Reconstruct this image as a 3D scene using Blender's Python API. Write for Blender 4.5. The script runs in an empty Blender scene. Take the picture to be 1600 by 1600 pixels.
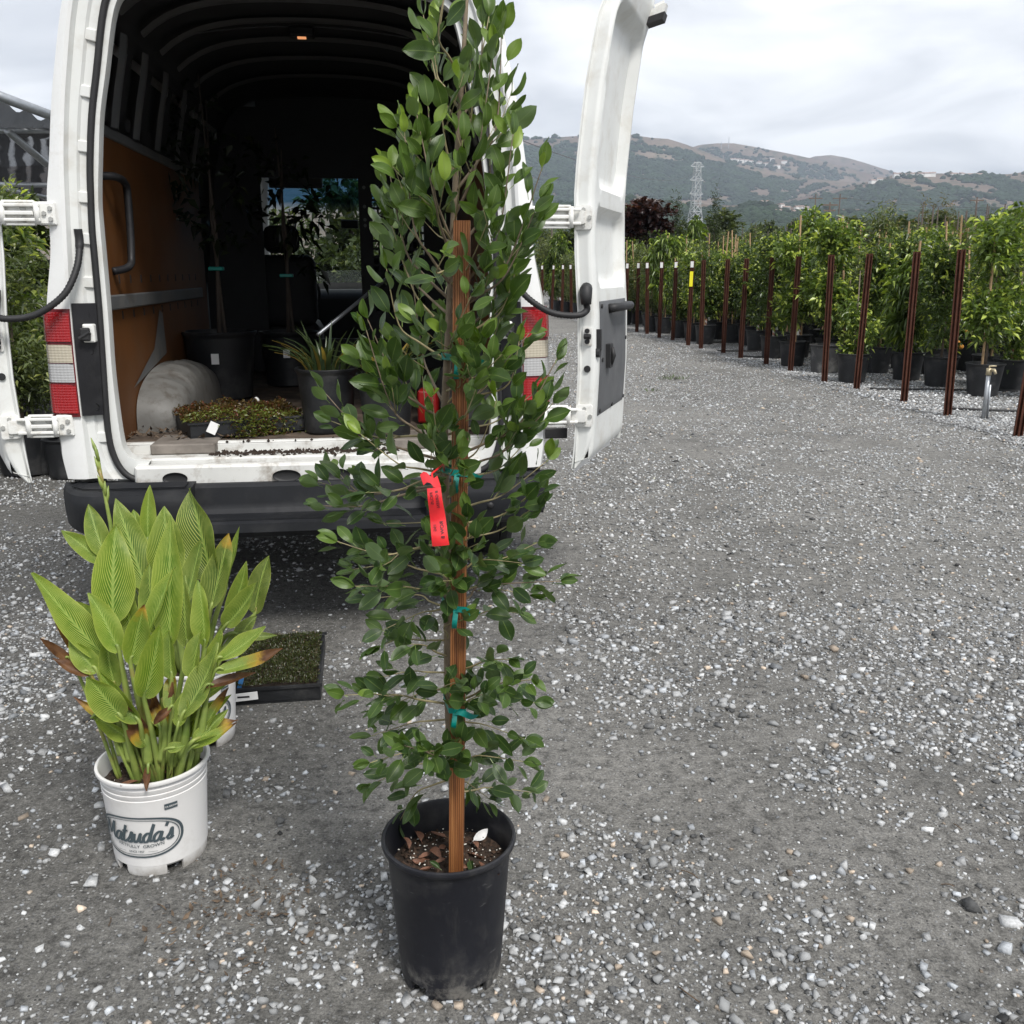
import bpy, bmesh, math, random
import numpy as np
from mathutils import Vector, Matrix
random.seed(7); RNG = np.random.default_rng(7)
S = bpy.context.scene
COL = S.collection
R = math.radians
# ------------------------------------------------------------------ camera
CAM_H, PITCH, FPX = 1.5, R(14.25), 1480.0
cd = bpy.data.cameras.new('camera'); cam = bpy.data.objects.new('camera', cd); COL.objects.link(cam)
cam.location = (0, 0, CAM_H); cam.rotation_euler = (R(90) - PITCH, 0, 0)
cd.sensor_width = 36; cd.lens = FPX / 1600 * 36; cd.clip_start = .05; cd.clip_end = 20000
S.camera = cam
# ------------------------------------------------------------------ world (overcast)
SUN_EL, SUN_AZ = R(52), R(150)          # azimuth from +Y clockwise: behind and to the right of the camera
W = bpy.data.worlds.new('World'); S.world = W; W.use_nodes = True
nt = W.node_tree; nt.nodes.clear()
def wn(t, **k):
    n = nt.nodes.new(t)
    for a, b in k.items(): setattr(n, a, b)
    return n
wo = wn('ShaderNodeOutputWorld'); bg = wn('ShaderNodeBackground'); bg.inputs['Strength'].default_value = .1
sky = wn('ShaderNodeTexSky', sky_type='NISHITA', sun_disc=False, sun_elevation=SUN_EL, sun_rotation=SUN_AZ)
tc = wn('ShaderNodeTexCoord'); sp = wn('ShaderNodeSeparateXYZ')
nt.links.new(tc.outputs['Generated'], sp.inputs[0])
zz = wn('ShaderNodeMath', operation='ABSOLUTE'); nt.links.new(sp.outputs['Z'], zz.inputs[0])
za = wn('ShaderNodeMath', operation='ADD'); za.inputs[1].default_value = .16; nt.links.new(zz.outputs[0], za.inputs[0])
dx = wn('ShaderNodeMath', operation='DIVIDE'); dy = wn('ShaderNodeMath', operation='DIVIDE')
nt.links.new(sp.outputs['X'], dx.inputs[0]); nt.links.new(za.outputs[0], dx.inputs[1])
nt.links.new(sp.outputs['Y'], dy.inputs[0]); nt.links.new(za.outputs[0], dy.inputs[1])
cb = wn('ShaderNodeCombineXYZ'); nt.links.new(dx.outputs[0], cb.inputs[0]); nt.links.new(dy.outputs[0], cb.inputs[1])
cb.inputs[2].default_value = 3.7
no = wn('ShaderNodeTexNoise'); no.inputs['Scale'].default_value = 1.15; no.inputs['Detail'].default_value = 7
no.inputs['Roughness'].default_value = .52; no.inputs['Distortion'].default_value = .5
nt.links.new(cb.outputs[0], no.inputs['Vector'])
cr = wn('ShaderNodeValToRGB'); nt.links.new(no.outputs['Fac'], cr.inputs[0])
cr.color_ramp.elements[0].position = .36; cr.color_ramp.elements[0].color = (.51, .53, .57, 1)
cr.color_ramp.elements[1].position = .60; cr.color_ramp.elements[1].color = (.96, .968, .985, 1)
sc = wn('ShaderNodeVectorMath', operation='SCALE'); sc.inputs['Scale'].default_value = 5.0
nt.links.new(cr.outputs['Color'], sc.inputs[0])
mx = wn('ShaderNodeMixRGB'); mx.inputs[0].default_value = .94
nt.links.new(sky.outputs['Color'], mx.inputs[1]); nt.links.new(sc.outputs[0], mx.inputs[2])
nt.links.new(mx.outputs[0], bg.inputs['Color']); nt.links.new(bg.outputs[0], wo.inputs['Surface'])
# ------------------------------------------------------------------ sun (veiled by cloud)
sl = bpy.data.lights.new('sun', 'SUN'); sl.energy = 1.5; sl.angle = R(16); sl.color = (1, .965, .92)
so = bpy.data.objects.new('sun', sl); COL.objects.link(so)
sd = Vector((math.sin(SUN_AZ) * math.cos(SUN_EL), math.cos(SUN_AZ) * math.cos(SUN_EL), math.sin(SUN_EL)))
so.rotation_euler = sd.to_track_quat('Z', 'Y').to_euler()
# ------------------------------------------------------------------ exposure
S.view_settings.view_transform = 'Standard'; S.view_settings.look = 'None'
S.view_settings.exposure = 1.42; S.view_settings.gamma = 1; S.view_settings.use_curve_mapping = False
S.render.engine = 'CYCLES'
try:
    S.cycles.max_bounces = 5; S.cycles.transparent_max_bounces = 6; S.cycles.volume_bounces = 0
except Exception: pass

# ================================================================== helpers
def ray(px, py):
    x = (px - 800) / FPX; y = (800 - py) / FPX
    return Vector((x, math.cos(PITCH) + y * math.sin(PITCH), -math.sin(PITCH) + y * math.cos(PITCH)))
def ground(px, py, z=0.0):
    r = ray(px, py); t = (z - CAM_H) / r.z
    return Vector((0, 0, CAM_H)) + r * t
def at(px, py, Y):
    r = ray(px, py); return Vector((0, 0, CAM_H)) + r * (Y / r.y)
def project(p):
    d = Vector(p) - Vector((0, 0, CAM_H))
    c = d.y * math.cos(PITCH) - d.z * math.sin(PITCH); u = d.y * math.sin(PITCH) + d.z * math.cos(PITCH)
    return 800 + FPX * d.x / c, 800 - FPX * u / c

def tag(o, label=None, cat=None, group=None, kind=None):
    if label: o['label'] = label
    if cat: o['category'] = cat
    if group: o['group'] = group
    if kind: o['kind'] = kind
    return o
def empty(name, loc=(0, 0, 0), rz=0):
    o = bpy.data.objects.new(name, None); COL.objects.link(o); o.location = loc; o.rotation_euler = (0, 0, rz)
    o.empty_display_size = .1
    return o
def link(name, me, parent=None):
    o = bpy.data.objects.new(name, me); COL.objects.link(o)
    if parent: o.parent = parent
    return o
def np_mesh(name, V, Fa, mat, smooth=False, col=None):
    """V (n,3), Fa (m,k) uniform faces; col (n,4) point colour attribute 'lc'"""
    V = np.asarray(V, dtype=np.float32); Fa = np.asarray(Fa, dtype=np.int32)
    me = bpy.data.meshes.new(name); n, k = Fa.shape
    me.vertices.add(len(V)); me.vertices.foreach_set('co', V.ravel())
    me.loops.add(n * k); me.loops.foreach_set('vertex_index', Fa.ravel())
    me.polygons.add(n); me.polygons.foreach_set('loop_start', np.arange(0, n * k, k, dtype=np.int32))
    me.polygons.foreach_set('loop_total', np.full(n, k, dtype=np.int32))
    if smooth: me.polygons.foreach_set('use_smooth', np.ones(n, dtype=bool))
    me.update(calc_edges=True)
    if col is not None:
        a = me.attributes.new('lc', 'FLOAT_COLOR', 'POINT'); a.data.foreach_set('color', np.asarray(col, dtype=np.float32).ravel())
    for m in (mat if isinstance(mat, (list, tuple)) else [mat]): me.materials.append(m)
    return me
class MB:
    def __init__(s): s.v = []; s.f = []
    def add(s, V, Fs):
        b = len(s.v); s.v += [tuple(p) for p in V]; s.f += [tuple(i + b for i in f) for f in Fs]; return s
    def box(s, x0, x1, y0, y1, z0, z1, b=0.0, M=None):
        if b <= 0:
            V = [(x, y, z) for x in (x0, x1) for y in (y0, y1) for z in (z0, z1)]
            Fs = [(0, 1, 3, 2), (4, 6, 7, 5), (0, 4, 5, 1), (2, 3, 7, 6), (0, 2, 6, 4), (1, 5, 7, 3)]
        else:
            bm = bmesh.new()
            for x, sx in ((x0, 1), (x1, -1)):
                for y, sy in ((y0, 1), (y1, -1)):
                    for z, sz in ((z0, 1), (z1, -1)):
                        bm.verts.new((x, y + sy * b, z + sz * b)); bm.verts.new((x + sx * b, y, z + sz * b)); bm.verts.new((x + sx * b, y + sy * b, z))
                        q = b * .29
                        bm.verts.new((x + sx * q * 1.35, y + sy * q * 1.35, z + sz * q * 1.35))
            bmesh.ops.convex_hull(bm, input=bm.verts)
            bm.verts.ensure_lookup_table(); bm.verts.index_update()
            V = [v.co.copy() for v in bm.verts]; Fs = [tuple(v.index for v in f.verts) for f in bm.faces]; bm.free()
        if M is not None: V = [M @ Vector(p) for p in V]
        return s.add(V, Fs)
    def tube(s, pts, r, n=8, cap=True):
        pts = [Vector(p) for p in pts]; m = len(pts)
        rs = r if isinstance(r, (list, tuple)) else [r] * m
        T = [(pts[min(i + 1, m - 1)] - pts[max(i - 1, 0)]).normalized() for i in range(m)]
        a = Vector((0, 0, 1)) if abs(T[0].z) < .9 else Vector((1, 0, 0))
        nrm = (a - T[0] * a.dot(T[0])).normalized(); V = []
        for i in range(m):
            nrm = nrm - T[i] * nrm.dot(T[i])
            nrm = nrm.normalized() if nrm.length > 1e-6 else T[i].orthogonal().normalized()
            bi = T[i].cross(nrm)
            for k in range(n):
                an = 2 * math.pi * k / n
                V.append(pts[i] + (nrm * math.cos(an) + bi * math.sin(an)) * rs[i])
        Fs = [(i * n + k, i * n + (k + 1) % n, (i + 1) * n + (k + 1) % n, (i + 1) * n + k) for i in range(m - 1) for k in range(n)]
        if cap: Fs += [tuple(range(n - 1, -1, -1)), tuple((m - 1) * n + k for k in range(n))]
        return s.add(V, Fs)
    def lathe(s, prof, n=40, c=(0, 0, 0), mod=None):
        V = []
        for r, z in prof:
            for k in range(n):
                a = 2 * math.pi * k / n; rr = r if mod is None else mod(r, z, a)
                V.append((c[0] + rr * math.cos(a), c[1] + rr * math.sin(a), c[2] + z))
        m = len(prof)
        return s.add(V, [(i * n + k, i * n + (k + 1) % n, (i + 1) * n + (k + 1) % n, (i + 1) * n + k) for i in range(m - 1) for k in range(n)])
    def grid(s, fn, nu, nv, flip=False):
        V = [fn(i / nu, j / nv) for j in range(nv + 1) for i in range(nu + 1)]
        w = nu + 1
        Fs = [(j * w + i, j * w + i + 1, (j + 1) * w + i + 1, (j + 1) * w + i) for j in range(nv) for i in range(nu)]
        if flip: Fs = [f[::-1] for f in Fs]
        return s.add(V, Fs)
    def poly(s, pts): return s.add(pts, [tuple(range(len(pts)))])
    def mesh(s, name, mat, smooth=False, auto=None):
        me = bpy.data.meshes.new(name); me.from_pydata([tuple(p) for p in s.v], [], s.f); me.update()
        for m in (mat if isinstance(mat, (list, tuple)) else [mat]): me.materials.append(m)
        if smooth: me.polygons.foreach_set('use_smooth', [True] * len(me.polygons))
        if auto:
            bm = bmesh.new(); bm.from_mesh(me)
            for e in bm.edges:
                if len(e.link_faces) == 2 and e.calc_face_angle(0) > R(auto): e.smooth = False
            bm.to_mesh(me); bm.free()
        return me
    def build(s, name, mat, parent=None, smooth=False, auto=None): return link(name, s.mesh(name, mat, smooth, auto), parent)
def crom(P, k=6):
    P = [np.array(p, float) for p in P]; out = []
    for i in range(len(P) - 1):
        p0, p1, p2, p3 = P[max(i - 1, 0)], P[i], P[i + 1], P[min(i + 2, len(P) - 1)]
        for j in range(k):
            t = j / k
            out.append(.5 * ((2 * p1) + (-p0 + p2) * t + (2 * p0 - 5 * p1 + 4 * p2 - p3) * t * t + (-p0 + 3 * p1 - 3 * p2 + p3) * t ** 3))
    out.append(P[-1]); return out
def interp(x, xs, ys): return float(np.interp(x, xs, ys))
def vnoise(x, y, seed=0):
    x = np.asarray(x, float); y = np.asarray(y, float); xi = np.floor(x); yi = np.floor(y); fx = x - xi; fy = y - yi
    fx = fx * fx * (3 - 2 * fx); fy = fy * fy * (3 - 2 * fy)
    def h(a, b):
        v = np.sin(a * 127.1 + b * 311.7 + seed * 74.7) * 43758.5453; return v - np.floor(v)
    return (h(xi, yi) * (1 - fx) + h(xi + 1, yi) * fx) * (1 - fy) + (h(xi, yi + 1) * (1 - fx) + h(xi + 1, yi + 1) * fx) * fy
def fbm(x, y, o=4, seed=0):
    s = 0; a = .5; t = 0
    for i in range(o): s = s + a * vnoise(x * 2 ** i, y * 2 ** i, seed + i * 13); t += a; a *= .5
    return s / t

# ------------------------------------------------------------------ materials
class NT:
    def __init__(s, name):
        s.m = bpy.data.materials.new(name); s.m.use_nodes = True; s.t = s.m.node_tree; s.b = s.t.nodes['Principled BSDF']
        s.tc = s.t.nodes.new('ShaderNodeTexCoord')
    def n(s, t, ins=None, **k):
        x = s.t.nodes.new(t)
        for a, b in k.items(): setattr(x, a, b)
        for a, b in (ins or {}).items():
            if hasattr(b, 'is_output') or isinstance(b, bpy.types.NodeSocket): s.t.links.new(b, x.inputs[a])
            else: x.inputs[a].default_value = b
        return x
    def noise(s, scale, detail=4, rough=.55, vec=None, dist=0):
        return s.n('ShaderNodeTexNoise', {'Vector': vec or s.tc.outputs['Object'], 'Scale': scale, 'Detail': detail, 'Roughness': rough, 'Distortion': dist}).outputs['Fac']
    def ramp(s, fac, stops):
        r = s.n('ShaderNodeValToRGB', {0: fac}); e = r.color_ramp.elements
        while len(e) < len(stops): e.new(.5)
        for el, (p, c) in zip(e, stops): el.position = p; el.color = c if len(c) == 4 else (*c, 1)
        return r.outputs['Color']
    def mix(s, fac, a, b, mode='MIX'):
        x = s.n('ShaderNodeMixRGB', blend_type=mode)
        for i, q in enumerate((fac, a, b)):
            if isinstance(q, bpy.types.NodeSocket): s.t.links.new(q, x.inputs[i])
            else: x.inputs[i].default_value = q if i == 0 else ((*q, 1) if len(q) == 3 else q)
        return x.outputs[0]
    def math(s, op, a, b=0.0, clamp=False):
        x = s.n('ShaderNodeMath', operation=op, use_clamp=clamp)
        for i, q in enumerate((a, b)):
            if isinstance(q, bpy.types.NodeSocket): s.t.links.new(q, x.inputs[i])
            else: x.inputs[i].default_value = q
        return x.outputs[0]
    def bump(s, h, strength=.3, dist=.01, prev=None):
        x = s.n('ShaderNodeBump', {'Height': h, 'Strength': strength, 'Distance': dist})
        if prev is not None: s.t.links.new(prev, x.inputs['Normal'])
        return x.outputs['Normal']
    def set(s, **k):
        for a, b in k.items():
            a = {'color': 'Base Color', 'rough': 'Roughness', 'normal': 'Normal', 'metal': 'Metallic', 'spec': 'Specular IOR Level',
                 'coat': 'Coat Weight', 'trans': 'Transmission Weight', 'alpha': 'Alpha', 'emit': 'Emission Color', 'estr': 'Emission Strength'}[a]
            if isinstance(b, bpy.types.NodeSocket): s.t.links.new(b, s.b.inputs[a])
            else: s.b.inputs[a].default_value = (*b, 1) if isinstance(b, tuple) and len(b) == 3 else b
        return s
MATS = {}
def simple(name, c, rough=.5, var=.18, scale=8, metal=0, bump=0, bscale=60, spec=.5, coat=0, dirt=None, dscale=3, damt=.5):
    if name in MATS: return MATS[name]
    t = NT(name)
    f = t.noise(scale, 5)
    lo = tuple(x * (1 - var) for x in c); hi = tuple(min(1, x * (1 + var)) for x in c)
    col = t.ramp(f, [(.3, lo), (.7, hi)])
    if dirt:
        d = t.ramp(t.noise(dscale, 8, .68), [(.5, (0, 0, 0)), (.68, (damt,) * 3)])
        col = t.mix(d, col, dirt)
    t.set(color=col, rough=rough, metal=metal, spec=spec, coat=coat)
    if bump: t.set(normal=t.bump(t.noise(bscale, 5), bump, .004))
    MATS[name] = t.m; return t.m
# ================================================================== GROUND
def mat_ground():
    t = NT('compacted_gravel'); P = t.tc.outputs['Object']
    big = t.noise(.55, 4, .6); mid = t.noise(3.2, 6, .65); fine = t.noise(60, 6, .75)
    base = t.ramp(mid, [(.3, (.105, .103, .097)), (.5, (.185, .18, .168)), (.72, (.28, .272, .256))])
    base = t.mix(t.ramp(big, [(.38, (0, 0, 0)), (.62, (.5, .5, .5))]), base, (.36, .35, .325))
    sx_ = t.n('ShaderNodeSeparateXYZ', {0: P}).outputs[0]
    damp_shade = t.ramp(t.math('ADD', t.math('MULTIPLY', sx_, -.22), t.math('MULTIPLY', t.noise(.9, 5, .6), .9)), [(.46, (0, 0, 0)), (.74, (.6, .6, .6))])  # left side darker: damp dirt, with shade by the van painted in
    base = t.mix(damp_shade, base, t.mix(mid, (.036, .035, .032), (.085, .082, .076)))
    crumb = t.noise(150, 5, .8); clod = t.ramp(t.noise(24, 6, .72), [(.36, (.12, .12, .12)), (.5, (1, 1, 1)), (.66, (1.45, 1.45, 1.44))])
    base = t.mix(.75, base, clod, 'MULTIPLY')
    base = t.mix(.42, base, t.ramp(fine, [(.3, (.012, .012, .011)), (.5, (.10, .098, .092)), (.7, (.30, .295, .28))]))
    base = t.mix(.6, base, t.ramp(crumb, [(.36, (.25, .25, .25)), (.5, (1, 1, 1)), (.64, (1.7, 1.7, 1.68))]), 'MULTIPLY')
    # small crushed stone too fine to build singly
    v1 = t.n('ShaderNodeTexVoronoi', {'Vector': P, 'Scale': 95.0, 'Randomness': 1.0})
    sel = t.n('ShaderNodeSeparateColor', {0: v1.outputs['Color']})
    pres = t.math('GREATER_THAN', sel.outputs[0], t.math('SUBTRACT', 1.22, t.math('MULTIPLY', t.noise(1.7, 5, .62), 1.12)))
    inner = t.math('LESS_THAN', t.math('ADD', v1.outputs['Distance'], t.math('MULTIPLY', t.noise(260, 2), .35)), .52)
    msk = t.math('MULTIPLY', pres, inner)
    stone = t.ramp(sel.outputs[1], [(0, (.06, .06, .058)), (.5, (.2, .2, .197)), (1, (.40, .40, .39))])
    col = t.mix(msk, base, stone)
    h = t.math('ADD', t.math('MULTIPLY', t.math('SUBTRACT', .6, v1.outputs['Distance']), msk), t.math('MULTIPLY', fine, .6))
    h = t.math('ADD', h, t.math('MULTIPLY', mid, .8))
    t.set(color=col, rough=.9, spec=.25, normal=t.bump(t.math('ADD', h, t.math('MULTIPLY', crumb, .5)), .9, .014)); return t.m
def mat_bed():
    t = NT('clean_gravel'); P = t.tc.outputs['Object']
    v = t.n('ShaderNodeTexVoronoi', {'Vector': P, 'Scale': 38.0}); s = t.n('ShaderNodeSeparateColor', {0: v.outputs['Color']})
    col = t.ramp(s.outputs[0], [(0, (.07, .07, .07)), (.4, (.34, .34, .335)), (1, (.66, .66, .65))])
    col = t.mix(t.ramp(v.outputs['Distance'], [(.35, (0, 0, 0)), (.6, (.9, .9, .9))]), col, (.04, .04, .04))
    col = t.mix(t.ramp(t.noise(1.2, 6, .6), [(.45, (0, 0, 0)), (.7, (.6, .6, .6))]), col, (.13, .125, .115))
    t.set(color=col, rough=.9, normal=t.bump(t.math('SUBTRACT', 1, v.outputs['Distance']), .9, .02)); return t.m
def mat_stone():
    t = NT('crushed_stone'); a = t.n('ShaderNodeAttribute', attribute_name='lc')
    oi = t.n('ShaderNodeObjectInfo')
    n = t.noise(140, 4, .6)
    col = t.mix(1, a.outputs['Color'], t.ramp(n, [(.25, (.62, .62, .62)), (.7, (1.12, 1.12, 1.12))]), 'MULTIPLY')
    t.set(color=col, rough=.82, spec=.3, normal=t.bump(n, .25, .003)); return t.m
M_GROUND, M_BED, M_STONE = mat_ground(), mat_bed(), mat_stone()
xs = np.concatenate([[-6000, -2500, -900, -300, -100, -40], np.linspace(-15, 15, 31), [40, 100, 300, 900, 2500, 6000]])
ys = np.concatenate([[-400, -60, -15], np.linspace(-3, 30, 34), [45, 80, 150, 300, 700, 1500, 3000, 6500]])
XX, YY = np.meshgrid(xs, ys); gv = np.stack([XX.ravel(), YY.ravel(), np.zeros(XX.size)], 1)
w = len(xs); gf = [(j * w + i, j * w + i + 1, (j + 1) * w + i + 1, (j + 1) * w + i) for j in range(len(ys) - 1) for i in range(w - 1)]
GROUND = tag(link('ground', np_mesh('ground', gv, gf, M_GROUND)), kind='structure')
# the nursery bed of cleaner gravel beyond the posts
FENCE = [ground(*p) for p in [(1590, 682), (1480, 650), (1412, 628), (1338, 608), (1288, 597), (1235, 580), (1197, 570), (1157, 560), (1130, 552), (1095, 545),
         (1075, 540), (1051, 532), (1030, 528), (1011, 522), (995, 519), (977, 515), (964, 513)]]
bed_edge = []
for i, (y) in enumerate(np.linspace(-2, 60, 160)):
    xf = np.interp(y, [-2, 8.8, 12.5, 20, 26, 60], [5.0, 4.72, 4.5, 3.7, 2.9, -3.5])
    bed_edge.append((xf - .22 + .28 * (float(fbm(y * 1.1, 3.3, 3)) - .5) + .08 * math.sin(y * 5), y))
mb = MB(); 
for k in range(len(bed_edge) - 1):
    (x0, y0), (x1, y1) = bed_edge[k], bed_edge[k + 1]
    mb.poly([(x0, y0, .006), (60, y0, .006), (60, y1, .006), (x1, y1, .006)])
BED = tag(mb.build('gravel_bed', M_BED), kind='structure')
# ---------------------------------------------------------------- stones
ICO = None
def ico():
    bm = bmesh.new(); bmesh.ops.create_icosphere(bm, subdivisions=1, radius=1)
    V = np.array([v.co[:] for v in bm.verts]); Fs = np.array([[v.index for v in f.verts] for f in bm.faces]); bm.free(); return V, Fs
IV, IF = ico()
CVT = np.array([(x, y, z) for x in (-.8, .8) for y in (-.8, .8) for z in (-.8, .8)], float)
CFT = np.array([(0, 1, 3), (0, 3, 2), (4, 6, 7), (4, 7, 5), (0, 4, 5), (0, 5, 1), (2, 3, 7), (2, 7, 6), (0, 2, 6), (0, 6, 4), (1, 5, 7), (1, 7, 3)])
OV = np.array([(1, 0, 0), (-1, 0, 0), (0, 1, 0), (0, -1, 0), (0, 0, 1), (0, 0, -1)], float)
OF = np.array([(0, 2, 4), (2, 1, 4), (1, 3, 4), (3, 0, 4), (2, 0, 5), (1, 2, 5), (3, 1, 5), (0, 3, 5)])
def stone_cols(n):
    g = np.clip(RNG.normal(.385, .125, n), .08, .68); c = np.stack([g * .985, g * 1.0, g * 1.0, np.ones(n)], 1)
    w_ = RNG.random(n)
    warm = w_ < .035; c[warm, :3] = g[warm, None] * np.array([1.12, .93, .74])
    blue = (w_ > .82); c[blue, :3] = g[blue, None] * np.array([.94, .99, 1.04])
    dark = (w_ > .06) & (w_ < .22); c[dark, :3] *= .4
    return c
def scatter(pos, size, base, faces, flat=(.4, .75)):
    n = len(pos); k = len(base)
    V = np.repeat(base[None], n, 0) * (1 + RNG.uniform(-.3, .3, (n, k, 1))) + RNG.uniform(-.22, .22, (n, k, 3))
    sc_ = np.stack([size * RNG.uniform(.75, 1.35, n), size * RNG.uniform(.6, 1.0, n), size * RNG.uniform(*flat, n)], 1)
    V = V * sc_[:, None, :]
    # tilt then spin
    a = RNG.uniform(0, 2 * np.pi, n); b = RNG.normal(0, .3, n)
    y = V[..., 1] * np.cos(b)[:, None] - V[..., 2] * np.sin(b)[:, None]; z = V[..., 1] * np.sin(b)[:, None] + V[..., 2] * np.cos(b)[:, None]
    x = V[..., 0] * np.cos(a)[:, None] - y * np.sin(a)[:, None]; y = V[..., 0] * np.sin(a)[:, None] + y * np.cos(a)[:, None]
    V = np.stack([x, y, z], 2) + pos[:, None, :]
    Fa = (faces[None] + (np.arange(n) * k)[:, None, None]).reshape(-1, faces.shape[1])
    return V.reshape(-1, 3), Fa
def density(x, y):
    d = .55 * fbm(x * .95 + 9, y * .95 + 4, 3, 5) + .45 * fbm(x * 3.1, y * 3.1, 3, 9)
    bias = np.interp(x, [-2.6, -1.9, -1.3, -.6, 0, .6, 2, 4], [.06, -.05, -.12, -.14, -.07, .03, .08, .09])
    bias = bias + np.interp(y, [1.2, 2, 4, 8], [.02, .0, .05, .05])
    return np.clip((d + bias - .40) / .24, .07, 1)
def gen(n, x0, x1, y0, y1):
    x = RNG.uniform(x0, x1, n); y = RNG.uniform(y0, y1, n); keep = RNG.random(n) < density(x, y)
    return x[keep], y[keep]
x, y = gen(92000, -2.6, 2.4, 1.15, 4.2)
ok = (np.abs(x) < y * .62 + .45) & (RNG.random(len(x)) < np.interp(y, [2.6, 4.2], [1, .62])); x, y = x[ok], y[ok]
size = np.clip(np.exp(RNG.normal(math.log(.0040), .55, len(x))), .0016, .018)
big = size * (1 / np.maximum(y, 1.2)) * ((np.abs(x) < .5 * y) & (y > 1.28))
# keep the big stones out of the pots' footprints
for (cx, cy, r) in [(-.14, 1.8, .15), (-.92, 2.21, .15), (-.94, 2.77, .15)]: big = np.where((x - cx) ** 2 + (y - cy) ** 2 < r * r, 0, big)
order = np.argsort(-big); top = order[:300]; rest = order[300:]
cols = stone_cols(len(x))
protos = []
for k in range(14):
    bm = bmesh.new(); pp = RNG.normal(0, 1, (11, 3)); pp /= np.linalg.norm(pp, axis=1)[:, None]; pp *= RNG.uniform(.85, 1.1, (11, 1)) * np.array([1.2, .88, .62])
    for q in pp: bm.verts.new(q)
    h_ = bmesh.ops.convex_hull(bm, input=bm.verts); bmesh.ops.delete(bm, geom=[v for v in bm.verts if not v.link_faces], context='VERTS'); bm.verts.index_update(); bm.faces.ensure_lookup_table()
    V = np.array([v.co[:] for v in bm.verts]); HF = np.array([[v.index for v in f.verts] for f in bm.faces]); bm.free()
    c = np.ones((len(V), 4)); c[:, :3] = np.array((.98, 1, 1)) * [.44, .36, .30, .40, .26, .47, .35, .19, .42, .30, .38, .11, .33, .35][k]
    if k == 13: c[:, :3] = (.40, .33, .26)
    protos.append(np_mesh('stone', V, HF, M_STONE, col=c))
for i in top:
    o = link('stone', protos[random.randrange(14)], GROUND); s_ = float(size[i])
    o.location = (float(x[i]), float(y[i]), s_ * .3); o.scale = (s_,) * 3; o.rotation_euler = (random.gauss(0, .25), random.gauss(0, .25), random.uniform(0, 6.28))
x, y, size, cols = x[rest], y[rest], size[rest], cols[rest]
V1, F1 = scatter(np.stack([x, y, size * .25], 1), size, CVT, CFT); C1 = np.repeat(cols, 8, 0)
me = np_mesh('loose_gravel', V1, F1, M_STONE, col=C1)
tag(link('loose_gravel', me, GROUND), kind='stuff')
x, y = gen(98000, -4.2, 5.2, 4.2, 11.5); k2 = RNG.random(len(x)) < np.interp(y, [4.2, 6.5, 11.5], [1, .85, .5]); x, y = x[k2], y[k2]; x2, y2 = gen(40000, -.3, 5.2, 11.5, 24); k2 = RNG.random(len(x2)) < np.interp(y2, [11.5, 24], [1, .25]); x = np.concatenate([x, x2[k2]]); y = np.concatenate([y, y2[k2]]); ok = (np.abs(x) < y * .58 + .3) & ~((x < -.1) & (y > 5.5) & (x > -2.2)); x, y = x[ok], y[ok]
size = np.clip(np.exp(RNG.normal(math.log(.0074), .4, len(x))), .003, .02) * np.interp(y, [4, 12, 24], [1, 1.15, 1.7])
V1, F1 = scatter(np.stack([x, y, size * .2], 1), size, OV, OF); cs_ = stone_cols(len(x)); cs_[:, :3] = np.minimum(cs_[:, :3] * 1.12, .62); C1 = np.repeat(cs_, len(OV), 0)
tag(link('distant_gravel', np_mesh('distant_gravel', V1, F1, M_STONE, col=C1), GROUND), kind='stuff')
# loose stones of the bed beyond the posts
x = RNG.uniform(3.0, 9, 30000); y = RNG.uniform(8, 17, 30000); ok = x > np.interp(y, [-2, 8.8, 12.5, 20, 26], [5.0, 4.72, 4.5, 3.7, 2.9]) - .2 + RNG.normal(0, .12, 30000); x, y = x[ok], y[ok]
size = np.clip(np.exp(RNG.normal(math.log(.0115), .35, len(x))), .005, .025); c = stone_cols(len(x)); c[:, :3] *= 1.35
V1, F1 = scatter(np.stack([x, y, size * .2 + .006], 1), size, OV, OF)
tag(link('bed_stones', np_mesh('bed_stones', V1, F1, M_STONE, col=np.repeat(c, len(OV), 0)), BED), kind='stuff')
# dry leaf litter, twigs and weeds on the ground
M_LIT = simple('leaf_litter', (.085, .058, .036), .8, .6, 30)
M_WEED = simple('weed_green', (.06, .085, .03), .7, .4, 20)
def litter(mb, c, n, rad, size, up=.3):
    for _ in range(n):
        a = random.uniform(0, 6.28); r = rad * math.sqrt(random.random()); p = Vector((c[0] + r * math.cos(a), c[1] + r * math.sin(a) * .8, c[2] + random.uniform(.002, .012)))
        b = random.uniform(0, 6.28); L = size * random.uniform(.5, 1.4); d = Vector((math.cos(b), math.sin(b), random.uniform(0, up))) * L; s_ = Vector((-math.sin(b), math.cos(b), random.uniform(-.4, .4))) * L * random.uniform(.12, .3)
        mb.add([p, p + d * .5 + s_, p + d + Vector((0, 0, .2 * L)), p + d * .5 - s_], [(0, 1, 2), (0, 2, 3)])
mb = MB(); litter(mb, ground(400, 1395), 90, .15, .017); litter(mb, ground(360, 1460), 60, .2, .02)
tag(mb.build('leaf_litter', M_LIT), 'patch of dry brown leaf litter on the ground in front of the white pots', 'leaf litter', kind='stuff')
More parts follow.
